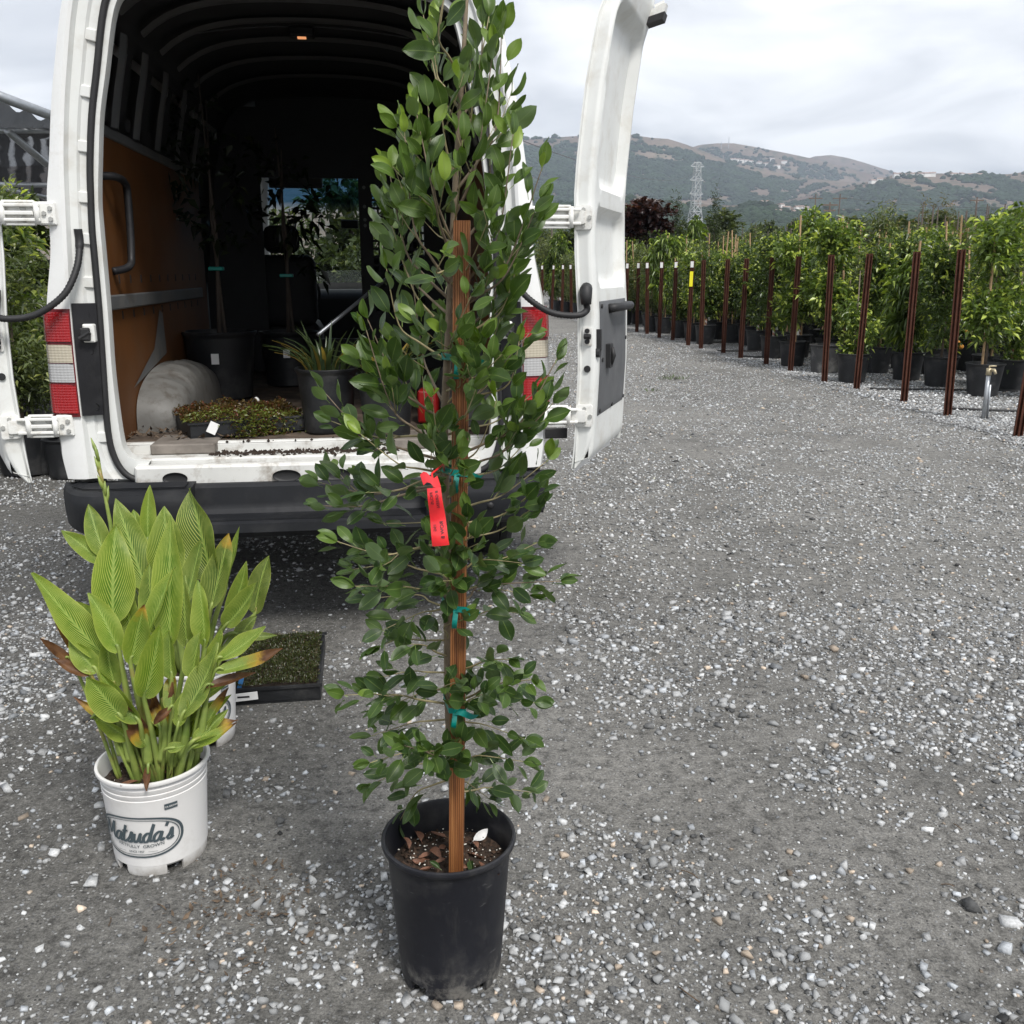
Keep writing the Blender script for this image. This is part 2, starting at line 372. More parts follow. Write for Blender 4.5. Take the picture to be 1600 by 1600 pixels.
for (px, py, L) in [(1060, 1545, .05), (455, 1460, .04), (1090, 1375, .04), (1490, 1290, .03), (260, 1425, .03), (1470, 1385, .03), (170, 1450, .03)]:
    p = ground(px, py); a = random.uniform(0, 6.28); mb = MB()
    mb.tube([p + Vector((math.cos(a + q * .5) * L * q, math.sin(a) * L * q, .006 + .004 * math.sin(q * 3))) for q in (0, .35, .7, 1)], .0016, 5)
    tag(mb.build('dry_twig', M_LIT), 'thin dry tan twig lying on the gravel', 'twig', 'dry twigs on the gravel')
for (px, py, n, rad, lb) in [(1052, 593, 60, .2, 'small low green weed patch on the grey road beside the open van door'), (1020, 612, 14, .12, 'sparse scrap of weeds on the road nearer the grey door panel'), (215, 858, 40, .05, 'tiny green weed sprouting in the dark gravel left of the white pots')]:
    mb = MB(); litter(mb, ground(px, py), n, rad, .045, 1.2)
    tag(mb.build('weed_patch', M_WEED), lb, 'weeds', kind='stuff')

# ================================================================== HILLS
def mat_hill():
    t = NT('dry_grass_hill'); 
    c = t.ramp(t.noise(.004, 6, .6), [(.3, (.10, .072, .058)), (.55, (.155, .118, .09)), (.75, (.205, .165, .125))])
    c = t.mix(t.ramp(t.noise(.03, 5, .65), [(.5, (0, 0, 0)), (.62, (.85, .85, .85))]), c, (.06, .065, .04))
    t.set(color=c, rough=.95, spec=.1); return t.m
M_HILL = mat_hill()
M_WOOD = simple('hill_woodland', (.022, .038, .018), .9, .5, .02, spec=.1)
def tan_patch(px, py):
    """bare grass slopes as seen on the photograph's hills"""
    E = [(968, 258, 26, 14, .5), (1015, 243, 60, 8, .15), (975, 308, 62, 9, .1), (1120, 312, 42, 8, 0), (1190, 302, 26, 11, 0), (1085, 318, 60, 8, .1), (1225, 262, 26, 14, .3),
         (1195, 272, 12, 14, -.4), (1290, 300, 60, 9, -.25), (1330, 290, 50, 12, -.2), (1420, 288, 60, 7, .25), (1480, 285, 45, 9, .2), (1535, 296, 34, 9, .2), (1555, 320, 45, 9, .15), (1500, 318, 36, 6, -.3), (1590, 276, 40, 9, .1), (1040, 225, 60, 12, .12), (1160, 236, 75, 9, .1), (1300, 250, 50, 8, .2), (1225, 300, 20, 5, 0), (1260, 290, 24, 6, -.6)]
    r = np.full(np.shape(px), 9.0)
    for cx, cy, a, b, s in E:
        yy = py - cy - s * (px - cx); k_ = 1.0 if cx > 1280 else .72; r = np.minimum(r, ((px - cx) / (a * k_)) ** 2 + (yy / (b * k_)) ** 2)
    return r
hill_obj = {}
wood_pts = []
def hill(pts, D, front, lump, seed, dens, wmin=880, wmax=1720, lone=.06):
    az = np.linspace(-1000, 2700, 150); t = np.linspace(0, 1.35, 40)
    rp = [(p[0], p[1]) for p in pts]; ry = np.interp(az, [p[0] for p in rp], [p[1] for p in rp])
    ry = ry + 3.0 * (fbm(az * .02, az * 0 + seed, 4, seed) - .5)
    el = np.tan(PITCH + np.arctan((ry - 800) / FPX)); dirx = (az - 800) * math.cos(PITCH) / FPX
    zr = CAM_H - el * D * np.sqrt(1 + 0 * dirx)
    V = np.zeros((len(t), len(az), 3))
    for j, tt in enumerate(t):
        Dd = front + (D - front) * tt
        s = .5 * tt ** 1.3 + .5 * tt ** 2.2 if tt <= 1 else 1 - 1.6 * (tt - 1) ** 1.5
        nz = lump * (fbm(az * .012 + tt * 1.3, tt * 3 + az * .004 + seed, 5, seed) - .5) * math.sin(min(tt, 1) * math.pi) 
        V[j, :, 0] = dirx * Dd; V[j, :, 1] = Dd; V[j, :, 2] = zr * s + nz - 3 * (tt == 0)
    wv = len(az); Fs = [(j * wv + i, j * wv + i + 1, (j + 1) * wv + i + 1, (j + 1) * wv + i) for j in range(len(t) - 1) for i in range(wv - 1)]
    o = tag(link('hill', np_mesh('hill', V.reshape(-1, 3), Fs, M_HILL, smooth=True)), kind='structure')
    # woodland
    n = dens; a = RNG.uniform(wmin, wmax, n); tt = RNG.uniform(.02, 1.0, n) ** .9
    fi = (a + 1000) / 3700 * (len(az) - 1); fj = tt / 1.35 * (len(t) - 1); i0 = np.floor(fi).astype(int); j0 = np.floor(fj).astype(int); u = (fi - i0)[:, None]; v = (fj - j0)[:, None]
    P = (V[j0, i0] * (1 - u) + V[j0, i0 + 1] * u) * (1 - v) + (V[j0 + 1, i0] * (1 - u) + V[j0 + 1, i0 + 1] * u) * v
    c = P[:, 1] * math.cos(PITCH) - (P[:, 2] - CAM_H) * math.sin(PITCH); uu = P[:, 1] * math.sin(PITCH) + (P[:, 2] - CAM_H) * math.cos(PITCH)
    px = 800 + FPX * P[:, 0] / c; py = 800 - FPX * uu / c
    tp = tan_patch(px, py) + 1.5 * (fbm(px * .16, py * .3, 3, seed + 8) - .5) + RNG.normal(0, .18, n); nz = fbm(px * .035, py * .07, 4, seed + 3)
    near_top = (py - np.interp(px, az, ry)) < np.interp(px, [900, 1090, 1200, 1400, 1600], [14, 8, 8, 4, 4])
    keep = ((tp > 1 + (nz - .5) * 1.6) & ~(near_top & (nz < .62)) & (nz > .2)) | (RNG.random(n) < lone * (nz > .45))
    wood_pts.append(P[keep]); return V, az, t, ry
HA = hill([(-1000, 290), (0, 262), (400, 240), (700, 222), (860, 214), (945, 209), (965, 206), (1000, 213), (1035, 216), (1080, 231), (1130, 252), (1250, 278), (1400, 292), (1700, 330), (2700, 360)], 2800, 900, 60, 1, 46000, 780)
HB = hill([(-1000, 330), (700, 300), (1000, 252), (1060, 233), (1085, 226), (1130, 222), (1180, 231), (1250, 245), (1330, 268), (1400, 285), (1700, 305), (2700, 330)], 3500, 2300, 50, 2, 12000, 1020, 1420)
HC = hill([(-1000, 340), (1000, 310), (1200, 268), (1255, 244), (1290, 241), (1330, 252), (1380, 268), (1450, 285), (1700, 300), (2700, 320)], 4200, 3000, 30, 3, 3000, 1180, 1480)
HD = hill([(-1000, 390), (900, 372), (1150, 330), (1300, 296), (1380, 273), (1420, 271), (1500, 272), (1560, 271), (1600, 266), (1750, 258), (2100, 275), (2700, 300)], 2100, 750, 55, 4, 22000, 1200, 1750)
HE = hill([(-1000, 345), (500, 330), (850, 322), (920, 316), (985, 305), (1030, 313), (1090, 319), (1150, 322), (1190, 314), (1250, 328), (1330, 326), (1470, 330), (1560, 322), (1650, 318), (2700, 330)], 1250, 600, 18, 5, 13000, 780, 1700, .1)
P = np.concatenate(wood_pts); n = len(P); D_ = P[:, 1]
rad = np.clip(RNG.normal(5.0, 1.6, n), 2.4, 10) * np.interp(D_, [600, 1500, 4000], [.6, .85, 1.15])
WV = np.repeat(IV[None], n, 0) * (1 + RNG.uniform(-.28, .28, (n, len(IV), 1))) * rad[:, None, None] * np.array([1.15, 1.15, .8]) + (P + np.stack([rad * 0, rad * 0, rad * .35], 1))[:, None, :]
tag(link('hillside_woodland', np_mesh('hillside_woodland', WV.reshape(-1, 3), (IF[None] + (np.arange(n) * len(IV))[:, None, None]).reshape(-1, 3), M_WOOD)),
    'dark blue green oak woodland covering the far hillsides', 'woodland', kind='stuff')
# white houses on the hills
M_HW = simple('house_white', (.72, .71, .68), .7, .05); M_HR = simple('house_roof', (.28, .2, .17), .8, .15)
def on_hill(H, px, up):
    V, az, t, ry = H; i = int((px + 1000) / 3700 * (len(az) - 1))
    best = min(range(len(t)), key=lambda j: abs(project(V[j, i])[1] - (up)) if t[j] <= 1.0 else 1e9)
    f = (px + 1000) / 3700 * (len(az) - 1) - i
    return Vector(V[best, i] * (1 - f) + V[best, i + 1] * f)
def house(p, w, d, h, rz, label, group):
    r = empty('hillside_house', p, rz); mb = MB(); mb.box(-w / 2, w / 2, -d / 2, d / 2, -6, h); mb.build('wall', M_HW, r)
    mb = MB(); e = .6; mb.add([(-w / 2 - e, -d / 2 - e, h), (w / 2 + e, -d / 2 - e, h), (w / 2 + e, d / 2 + e, h), (-w / 2 - e, d / 2 + e, h), (-w / 2 - e, 0, h + d * .28), (w / 2 + e, 0, h + d * .28)],
           [(0, 1, 5, 4), (2, 3, 4, 5), (0, 4, 3), (1, 2, 5), (3, 2, 1, 0)]); mb.build('roof', M_HR, r)
    tag(r, label, 'house', group)
for px, py in [(1136, 251), (1143, 252), (1149, 253), (1156, 254), (1162, 256), (1152, 257), (1176, 251), (1184, 254), (1195, 253), (1203, 255), (1214, 257)]:
    house(on_hill(HB if px < 1170 else HB, px, py), random.uniform(14, 22), 12, random.uniform(6, 8), random.uniform(-.5, .5), 'white house in the cluster high on the hillside left of the bare slope', 'houses high on the hillside')
for px in (1352, 1362, 1388, 1396, 1408, 1424, 1432, 1441, 1474, 1486, 1500, 1512):
    house(on_hill(HD, px, interp(px, [1300, 1380, 1420, 1600], [296, 274, 272, 267])), random.uniform(10, 18), 10, random.uniform(5, 7), random.uniform(-.4, .4), 'white house standing in the row along the low ridge line', 'houses along the ridge')
for px, py in [(1184, 321), (1190, 318), (1214, 322), (1222, 327), (1238, 321), (1244, 325), (1252, 327), (1210, 330), (1234, 331)]:
    house(on_hill(HE, px, py), random.uniform(5, 8), 5, random.uniform(3, 4.5), random.uniform(-.8, .8), 'white house among trees at the foot of the hills', 'houses at the foot of the hills')
# ---------------------------------------------------------------- pylon, masts, poles, wires
M_STEEL = simple('galvanised_steel', (.36, .38, .39), .7, .1); M_POLE = simple('pole_timber', (.12, .09, .07), .85, .2)
def lattice(name, px, ytop, D, wb, wt, label, thick=.10):
    top = at(px, ytop, D); H = top.z; r = empty(name, (top.x, D, 0), .35)
    def hw(z): return interp(z, [0, H * .62, H], [wb / 2, wt / 2 * 1.5, wt / 2])
    L = [i / 14 * H for i in range(15)]
    for sx in (-1, 1):
        for sy in (-1, 1):
            mb = MB(); mb.tube([(sx * hw(z), sy * hw(z), z) for z in (0, H * .3, H * .62, H)], thick * 1.5, 4); mb.build('leg', M_STEEL, r)
    mb = MB()
    for a, b in zip(L, L[1:]):
        for s in (-1, 1):
            for q in (0, 1):
                f = (lambda u, v, z: (u, v, z)) if q == 0 else (lambda u, v, z: (v, u, z))
                mb.tube([f(-hw(a), s * hw(a), a), f(hw(b), s * hw(b), b)], thick, 3); mb.tube([f(hw(a), s * hw(a), a), f(-hw(b), s * hw(b), b)], thick, 3)
                mb.tube([f(-hw(b), s * hw(b), b), f(hw(b), s * hw(b), b)], thick, 3)
    mb.build('bracing', M_STEEL, r)
    for z in (H * .72, H * .84, H * .96):
        mb = MB(); 
        for s in (-1, 1): mb.tube([(s * hw(z), -hw(z), z), (s * 3.0, 0, z + .3)], thick, 3); mb.tube([(s * hw(z), hw(z), z), (s * 3.0, 0, z + .3)], thick, 3); mb.tube([(s * hw(z), 0, z + 1.8), (s * 3.0, 0, z + .3)], thick, 3)
        mb.tube([(-3.0, 0, z + .3), (3.0, 0, z + .3)], thick, 3); mb.build('cross_arm', M_STEEL, r)
    return tag(r, label, 'pylon')
lattice('power_pylon', 1090, 254, 400, 9.5, 2.0, 'tall grey lattice power pylon standing in front of the hills')
for px, y0 in [(1128, 208), (1117, 214)]:
    p = on_hill(HB, px, 223); mb = MB(); h = (224 - y0) / FPX * p.y; mb.tube([(0, 0, -4), (0, 0, h)], 1.0, 4)
    mb.box(-3, 3, -.8, .8, h * .55, h * .58); o = mb.build('radio_mast', M_STEEL); o.location = p
    tag(o, 'thin radio mast on the hill crest' + (', the taller of the two' if y0 == 208 else ', the shorter of the two'), 'mast')
def upole(px, ytop, D, label, arms, name='utility_pole'):
    top = at(px, ytop, D); r = empty(name, (top.x, D, 0)); mb = MB(); mb.tube([(0, 0, 0), (0, 0, top.z)], [.2, .13], 8); mb.build('pole', M_POLE, r)
    for z, w_ in arms: mb = MB(); mb.box(-w_, w_, -.08, .08, top.z - z - .1, top.z - z + .12, M=None); mb.build('cross_arm', M_POLE, r)
    tag(r, label, 'utility pole'); return top
tp = [upole(1275, 303, 230, 'dark wooden power pole carrying a long cross beam, left of its pair', [(1.0, 1.6)]), upole(1313, 303, 230, 'dark wooden power pole carrying a long cross beam, right of its pair', [(1.0, 1.6)])]
upole(1297, 316, 150, 'short pale power pole between the two tall dark poles', [(.4, 1.2), (1.2, .9)])
upole(1527, 308, 190, 'single wooden power pole in front of the right hand hills', [(.6, 1.3)])
def wire(a, b, sag, r, label):
    a, b = Vector(a), Vector(b); mb = MB(); pts = []
    for i in range(17):
        t = i / 16; p = a.lerp(b, t); p.z -= sag * 4 * t * (1 - t); pts.append(p)
    mb.tube(pts, r, 3); tag(mb.build('power_line', simple('wire', (.05, .05, .055), .6)), label, 'wire', 'power lines')
for k, (y1, y2) in enumerate([(300, 306), (317, 322), (326, 331)]):
    wire(at(1313, y1 + 8, 229), at(1900, y2 - 14, 190), 3, .045, 'thin dark power line strung to the right in front of the hills')
wire(at(640, 150, 60), at(1090, 268, 399), 4, .05, 'thin dark power line running from behind the van to the pylon')
# ================================================================== FOLIAGE
def mat_foliage(name, rough=.42, spec=.5, trans=.22):
    t = NT(name); a = t.n('ShaderNodeAttribute', attribute_name='lc')
    t.set(color=a.outputs['Color'], rough=rough, spec=spec)
    tr = t.n('ShaderNodeBsdfTranslucent', {'Color': t.mix(1, a.outputs['Color'], (1.5, 1.5, .7), 'MULTIPLY')})
    mx_ = t.n('ShaderNodeMixShader', {0: trans, 1: t.b.outputs[0], 2: tr.outputs[0]})
    t.t.links.new(mx_.outputs[0], t.t.nodes['Material Output'].inputs['Surface']); return t.m
M_FOL = mat_foliage('foliage', .33, .55, .36)
M_BARK = simple('bark', (.14, .11, .085), .85, .3, 20, bump=.3, bscale=90)
M_STAKE = simple('cane_stake', (.36, .24, .13), .75, .2, 15)
def leaf_cards(P, Dr, L, Wd, cols, droop=.25):
    """P (n,3) base, Dr (n,3) dir; two-triangle folded leaves"""
    n = len(P); Dr = Dr / np.linalg.norm(Dr, axis=1)[:, None]
    up = RNG.normal(0, .55, (n, 3)); up[:, 2] += 1
    sd_ = np.cross(Dr, up); sd_ /= np.linalg.norm(sd_, axis=1)[:, None] + 1e-9
    nn = np.cross(sd_, Dr)
    mid = P + Dr * (L * .48)[:, None]; tip = P + Dr * L[:, None]; tip[:, 2] -= droop * L
    a = mid + sd_ * (Wd * .5)[:, None] + nn * (Wd * .14)[:, None]; b = mid - sd_ * (Wd * .5)[:, None] + nn * (Wd * .14)[:, None]
    V = np.stack([P, a, tip, b], 1).reshape(-1, 3); i = np.arange(n)[:, None] * 4
    Fa = np.concatenate([i + np.array([[0, 1, 2]]), i + np.array([[0, 2, 3]])], 1).reshape(-1, 3)
    C = np.repeat(cols, 4, 0); return V, Fa, C
def tint(n, dark, light, young, py=.15, seed=None):
    u = RNG.random(n)[:, None]; c = np.array(dark) * (1 - u) + np.array(light) * u
    y_ = RNG.random(n) < py; c[y_] = np.array(young) * RNG.uniform(.75, 1.15, (y_.sum(), 1))
    return np.concatenate([c, np.ones((n, 1))], 1)
def crown_mesh(blobs, n, L, asp, cols, droop=.25, upb=.35, per=9, spread=.10):
    """blobs: (cx,cy,cz,rx,ry,rz); leaves grouped in sprigs near each blob's surface"""
    vol = np.array([b[3] * b[4] * b[5] for b in blobs]) ** .75; pr = vol / vol.sum(); ns = max(1, n // per)
    bi = RNG.choice(len(blobs), ns, p=pr); B = np.array(blobs)[bi]
    d = RNG.normal(0, 1, (ns, 3)); d /= np.linalg.norm(d, axis=1)[:, None]
    rr = RNG.uniform(.35, 1.0, ns) ** .55 * RNG.uniform(.85, 1.18, ns)
    c = B[:, :3] + d * B[:, 3:] * rr[:, None]
    ax = d + np.array([0, 0, upb]); ax /= np.linalg.norm(ax, axis=1)[:, None]
    c = np.repeat(c, per, 0); ax = np.repeat(ax, per, 0); m = len(c)
    k = np.tile(np.linspace(-1, 1, per), ns)[:, None]
    P = c + ax * k * spread + RNG.normal(0, spread * .16, (m, 3)); Dr = ax * .7 + RNG.normal(0, .62, (m, 3))
    Ls = L * RNG.uniform(.65, 1.25, m)
    cc = tint(m, *cols[:3], py=0)
    tipm = (k[:, 0] > .55) & np.repeat(RNG.random(ns) < cols[3], per); cc[tipm, :3] = np.array(cols[2]) * RNG.uniform(.7, 1.2, (tipm.sum(), 1))
    return leaf_cards(P, Dr, Ls, Ls * asp, cc, droop)
def blobs_for(h0, h1, r, n, irregular=.35):
    out = []
    for _ in range(n):
        z = random.uniform(h0, h1); t = (z - h0) / (h1 - h0); rr = r * (0.55 + .6 * math.sin(math.pi * min(1, t * .8 + .15))); a = random.uniform(0, 6.28); q = rr * random.uniform(.1, .62)
        s = r * random.uniform(.32, .6); out.append((q * math.cos(a), q * math.sin(a), z, s, s, s * random.uniform(.75, 1.2)))
    return out
VAR = {}
def make_crown(key, **k):
    V, Fa, C = crown_mesh(**k); VAR.setdefault(key, []).append(np_mesh('crown', V, Fa, M_FOL, col=C))
CITRUS = ((.032, .056, .015), (.088, .135, .032), (.33, .39, .085), .34)
LIME = ((.058, .10, .02), (.14, .205, .042), (.40, .48, .10), .5)
OLIVE = ((.06, .082, .034), (.13, .165, .062), (.26, .29, .10), .32)
PEACH = ((.065, .105, .026), (.13, .2, .042), (.28, .36, .07), .4)
for s_ in range(4): make_crown('citrus', blobs=blobs_for(.55, 1.75, .42, 16), n=4200, L=.075, asp=.5, cols=CITRUS)
for s_ in range(3): make_crown('lime', blobs=blobs_for(.6, 1.95, .40, 15), n=3400, L=.10, asp=.42, cols=LIME, upb=.5)
for s_ in range(3): make_crown('olive', blobs=blobs_for(.55, 1.9, .36, 15), n=4200, L=.075, asp=.3, cols=OLIVE, upb=.8, spread=.14)
for s_ in range(2): make_crown('peach', blobs=blobs_for(.7, 2.2, .38, 14), n=2600, L=.14, asp=.24, cols=PEACH, droop=.7, upb=-.1)
for s_ in range(2): make_crown('young', blobs=blobs_for(.42, 1.05, .26, 8), n=1500, L=.075, asp=.42, cols=LIME, upb=.6)
for s_ in range(3): make_crown('far', blobs=blobs_for(.5, 2.6, .75, 16), n=3800, L=.16, asp=.5, cols=((.03, .045, .018), (.075, .10, .035), (.13, .15, .05), .2))
for s_ in range(2): make_crown('plum', blobs=blobs_for(.8, 3.0, .6, 18), n=3400, L=.15, asp=.55, cols=((.018, .008, .008), (.045, .018, .016), (.07, .025, .02), .2))
for s_ in range(3): make_crown('spire', blobs=[(random.uniform(-.12, .12), random.uniform(-.12, .12), z, .34 - .085 * z + .08 * random.random() + .08, .34 - .085 * z + .08, .34) for z in np.linspace(.3, 3.6, 22)], n=3600, L=.12, asp=.22, cols=((.02, .033, .016), (.05, .07, .03), (.08, .10, .04), .2), upb=1.8, spread=.2)
for s_ in range(2): make_crown('gold', blobs=[(random.uniform(-.3, .3), random.uniform(-.3, .3), z, .62 - .13 * z + .06, .62 - .13 * z + .06, .3) for z in np.linspace(.3, 4.2, 22)], n=3000, L=.15, asp=.2, cols=((.06, .065, .022), (.13, .12, .04), (.2, .13, .05), .3), upb=.6, spread=.2)
for s_ in range(2): make_crown('red', blobs=blobs_for(.6, 1.9, .5, 12), n=2200, L=.11, asp=.35, cols=((.06, .07, .025), (.12, .12, .05), (.26, .075, .035), .4))
def pot_profile(rt, rb, h):
    return [(rb * .3, .03), (rb * .96, .006), (rb, .012), (rb * 1.01, .05), (rt * .955, h * .9), (rt * .96, h * .915), (rt * .985, h * .93), (rt, h * .945), (rt * 1.035, h * .965), (rt * 1.04, h * .99), (rt * 1.02, h), (rt * .985, h), (rt * .96, h * .97), (rt * .93, h * .8), (rt * .9, h * .7)]
M_POT = simple('black_nursery_plastic', (.011, .012, .014), .5, .35, 6, spec=.45, dirt=(.085, .083, .08), dscale=5, damt=.5)
M_POTW = simple('dusty_nursery_plastic', (.055, .055, .056), .7, .4, 3, dirt=(.3, .29, .27), dscale=2.5, damt=.8)
M_SOIL = simple('bark_soil', (.028, .018, .012), .95, .6, 60, bump=.8, bscale=120)
POT15 = MB().lathe(pot_profile(.225, .175, .40), 28).mesh('pot', M_POT, True, 40)
POT15W = MB().lathe(pot_profile(.235, .20, .42), 28).mesh('pot', M_POTW, True, 40)
SOIL15 = MB().lathe([(.212, .34), (.15, .352), (.0, .358)], 20).mesh('soil', M_SOIL, True)
TRUNK = MB().tube([(0, 0, .33), (.01, .01, .8), (-.01, 0, 1.5)], [.017, .013, .006], 7).mesh('trunk', M_BARK, True)
M_WRAP = NT('striped_trunk_wrap'); 
_w = M_WRAP.n('ShaderNodeTexWave', {'Vector': M_WRAP.tc.outputs['Object'], 'Scale': 7.0, 'Distortion': 0.0}, wave_type='BANDS', bands_direction='DIAGONAL')
M_WRAP.set(color=M_WRAP.ramp(_w.outputs['Fac'], [(.45, (.62, .58, .54)), (.55, (.42, .2, .13))]), rough=.8); M_WRAP = M_WRAP.m
WRAP = MB().tube([(0, 0, .36), (.005, .004, .52)], .024, 10).mesh('trunk_wrap', M_WRAP, True)
STAKES = [MB().box(-.011, .011, -.011, .011, .3, h).mesh('stake', M_STAKE) for h in (1.4, 1.9, 2.35)]
M_TAGW = simple('white_plastic', (.75, .75, .74), .5, .04)
M_TAGB = simple('blue_plastic', (.06, .22, .5), .5, .04)
TAGM = MB().box(-.004, .004, -.02, .02, .5, .57).mesh('name_tag', M_TAGW)
TAGB = MB().box(-.03, .03, -.004, .004, .62, .65).mesh('blue_tie', M_TAGB)
LAB = {'citrus': ('bushy dark glossy green citrus tree in black pot among the nursery rows', 'dark green citrus trees in black pots'),
       'lime': ('fresh light green broad leaved tree in black pot among the nursery rows', 'light green trees in black pots'),
       'olive': ('narrow leaved grey green upright tree in black pot among the nursery rows', 'grey green trees in black pots'),
       'peach': ('drooping long leaved yellow green fruit tree in black pot among the nursery rows', 'drooping fruit trees in black pots'),
       'young': ('small leafy young tree in black pot at the front of the rows', 'small young trees in black pots')}
def potted(key, x, y, sc_=1.0, stake=None, wrap=False, tagp=None, potme=None, label=None, group=None, z=0.006, cz=1.0):
    r = empty('potted_tree', (x, y, z), random.uniform(0, 6.28)); r.rotation_euler.z = 0
    link('pot', potme or POT15, r); link('soil', SOIL15, r)
    a = random.uniform(0, 6.28)
    t_ = link('trunk', TRUNK, r); t_.rotation_euler.z = a
    c = link('crown', random.choice(VAR[key]), r); c.rotation_euler.z = a; c.scale = (sc_, sc_, sc_ * cz); c.location.z = random.choice((.0, .06, .12))
    if stake is not None: o = link('stake', STAKES[stake], r); o.location = (.04 * math.cos(a), .04 * math.sin(a), 0); o.rotation_euler = (random.gauss(0, .05), random.gauss(0, .05), a)
    if wrap: link('trunk_wrap', WRAP, r)
    if tagp: o = link('name_tag', TAGM, r); o.location = (.05, -.06, 0); o.rotation_euler = (0, .2, random.uniform(1, 2))
    l, g = LAB.get(key, (label, group))
    tag(r, label or l, 'tree', group or g); return r
def gxy(px, py): p = ground(px, py); return p.x, p.y
# front row, placed where the photograph shows each pot (px of pot centre, py of its foot)
front = [(1553, 604, 'olive', 1.0, 1, 0, 1, None), (1338, 600, 'young', 1.0, None, 0, 0, None), (1376, 585, 'citrus', .95, 1, 0, 1, None), (1418, 579, 'citrus', 1.05, 1, 0, 0, None), (1294, 584, 'lime', 1.0, 1, 0, 0, POT15W),
         (1468, 588, 'young', .9, 1, 0, 0, None), (1243, 574, 'lime', 1.0, 2, 0, 1, None), (1211, 562, 'citrus', 1.05, None, 1, 1, None), (1186, 550, 'citrus', 1.0, None, 1, 0, None),
         (1104, 539, 'citrus', 1.0, 1, 1, 1, None), (1085, 534, 'lime', .9, 1, 0, 0, None), (1064, 529, 'citrus', .9, None, 0, 0, None), (1038, 522, 'peach', 1.05, 2, 0, 0, None), (1019, 519, 'olive', .95, 1, 0, 0, None), (977, 508, 'olive', .95, 2, 0, 0, None), (1597, 590, 'citrus', .9, 1, 0, 0, None)]
taken = []
for px, py, key, s_, st, wr, tg, pm in front:
    x_, y_ = gxy(px, py); y_ += .2
    taken.append((x_, y_))
    lab = {1553: ('leafy grey green tree with slanting stake in the pot behind the tap', None), 1294: ('tree in the dusty whitish pot at the front of the rows', None)}.get(px, (None, None))
    potted(key, x_, y_, s_, st, bool(wr), tg, pm, lab[0], 'single front row trees' if lab[0] else None)
def fx(y): return float(np.interp(y, [-2, 8.8, 12.5, 20, 26, 60], [5.0, 4.72, 4.5, 3.7, 2.9, -3.5]))
random.seed(21)
for row in range(1, 9):
    for k in range(34):
        y_ = 11.2 + k * .92 + (row % 2) * .4 + random.gauss(0, .08) + row * .12
        x_ = fx(y_) + .35 + row * .86 + random.gauss(0, .07)
        px, py = project((x_, y_, .8))
        if px > 1690 or px < 820 or y_ > 40: continue
        if row > 5 and (k % 2): continue
        if any((x_ - a) ** 2 + (y_ - b) ** 2 < .42 ** 2 for a, b in taken): continue
        taken.append((x_, y_))
        key = random.choices(['citrus', 'lime', 'olive', 'peach', 'young'], [5, 4, 2, .9, .5])[0]
        if px < 1030: key = random.choices(['olive', 'citrus', 'peach'], [5, 1.5, 1.2])[0]
        potted(key, x_, y_, random.uniform(.86, 1.08), random.choice([None, 1, 1, 2, 2]), random.random() < .25, random.random() < .3, cz=random.choice([.78, .88, .95, 1.0, 1.05, 1.18]))
# taller stock and trees behind
M_FBARK = simple('dark_bark', (.07, .055, .045), .9, .3, 5)
FTR = MB().tube([(0, 0, 0), (.02, 0, 1.2), (0, .02, 2.6)], [.05, .04, .012], 7).mesh('trunk', M_FBARK, True)
def far_tree(key, px, ytop, D, hmesh, label, group=None, wide=1.0, cat='tree', name='background_tree'):
    p = at(px, ytop, D); s_ = max(.3, p.z / hmesh); r = empty(name, (p.x, D, 0)); a = random.uniform(0, 6.28)
    t_ = link('trunk', FTR, r); t_.scale = (s_, s_, s_)
    c = link('crown', random.choice(VAR[key]), r); c.scale = (s_ * wide, s_ * wide, s_); c.rotation_euler.z = a
    return tag(r, label, cat, group)
for px, yt, w_ in [(986, 318, .9), (1013, 312, 1.25)]: far_tree('plum', px, yt, 30, 3.2, 'dark purple leaved tree standing tall behind the potted rows' + (', the narrower one' if px == 986 else ', the fuller one'), wide=w_)
for i, (px, yt) in enumerate([(1062, 300), (1120, 292)]): far_tree('spire', px, yt, 30, 3.9, 'narrow dark evergreen spire beside the pylon' + (', the bushier one' if i == 0 else ', the taller slim one'), wide=1.0 if i == 0 else .75)
for px, yt, w_, k in [(950, 320, 1, 'far'), (1083, 335, .8, 'spire'), (1100, 345, .7, 'spire'), (1150, 352, 1, 'far'), (1040, 352, .8, 'far')]: far_tree(k, px, yt, 32 + random.random() * 4, 3.3 if k == 'far' else 3.9, 'green tree mixed in behind the nursery rows near the van door', 'mixed trees behind the rows near the van', w_)
for i, (px, yt) in enumerate([(1395, 318), (1455, 300), (1490, 298), (1372, 340)]): far_tree('gold', px, yt, 33 + i, 4.4, 'feathery yellow green conifer rising behind the nursery rows', 'feathery conifers behind the rows', .9)
for px, yt, D in [(1373, 313, 60), (1340, 322, 70), (1222, 330, 90), (1245, 332, 92), (1198, 330, 85), (1180, 336, 80), (1210, 338, 88)]: far_tree('far', px, yt, D, 3.3, 'dark rounded tree in the middle distance beyond the nursery', 'dark trees beyond the nursery', .9)
for px, yt in [(1500, 330), (1520, 326), (1545, 331), (1562, 325), (1585, 327), (1600, 330), (1640, 325)]: far_tree('far', px, yt, 75 + random.random() * 8, 3.3, 'rounded green tree in the clump in front of the right hand hills', 'clump of trees before the right hand hills', 1.1)
for k in range(26): far_tree(random.choice(['red', 'olive', 'red']), 1430 + k * 9 + random.uniform(-5, 5), random.uniform(352, 372), random.uniform(28, 36), 2.1, 'rust tipped shrubby tree in the back rows of the nursery', 'rust tipped trees in the back rows', 1.2)
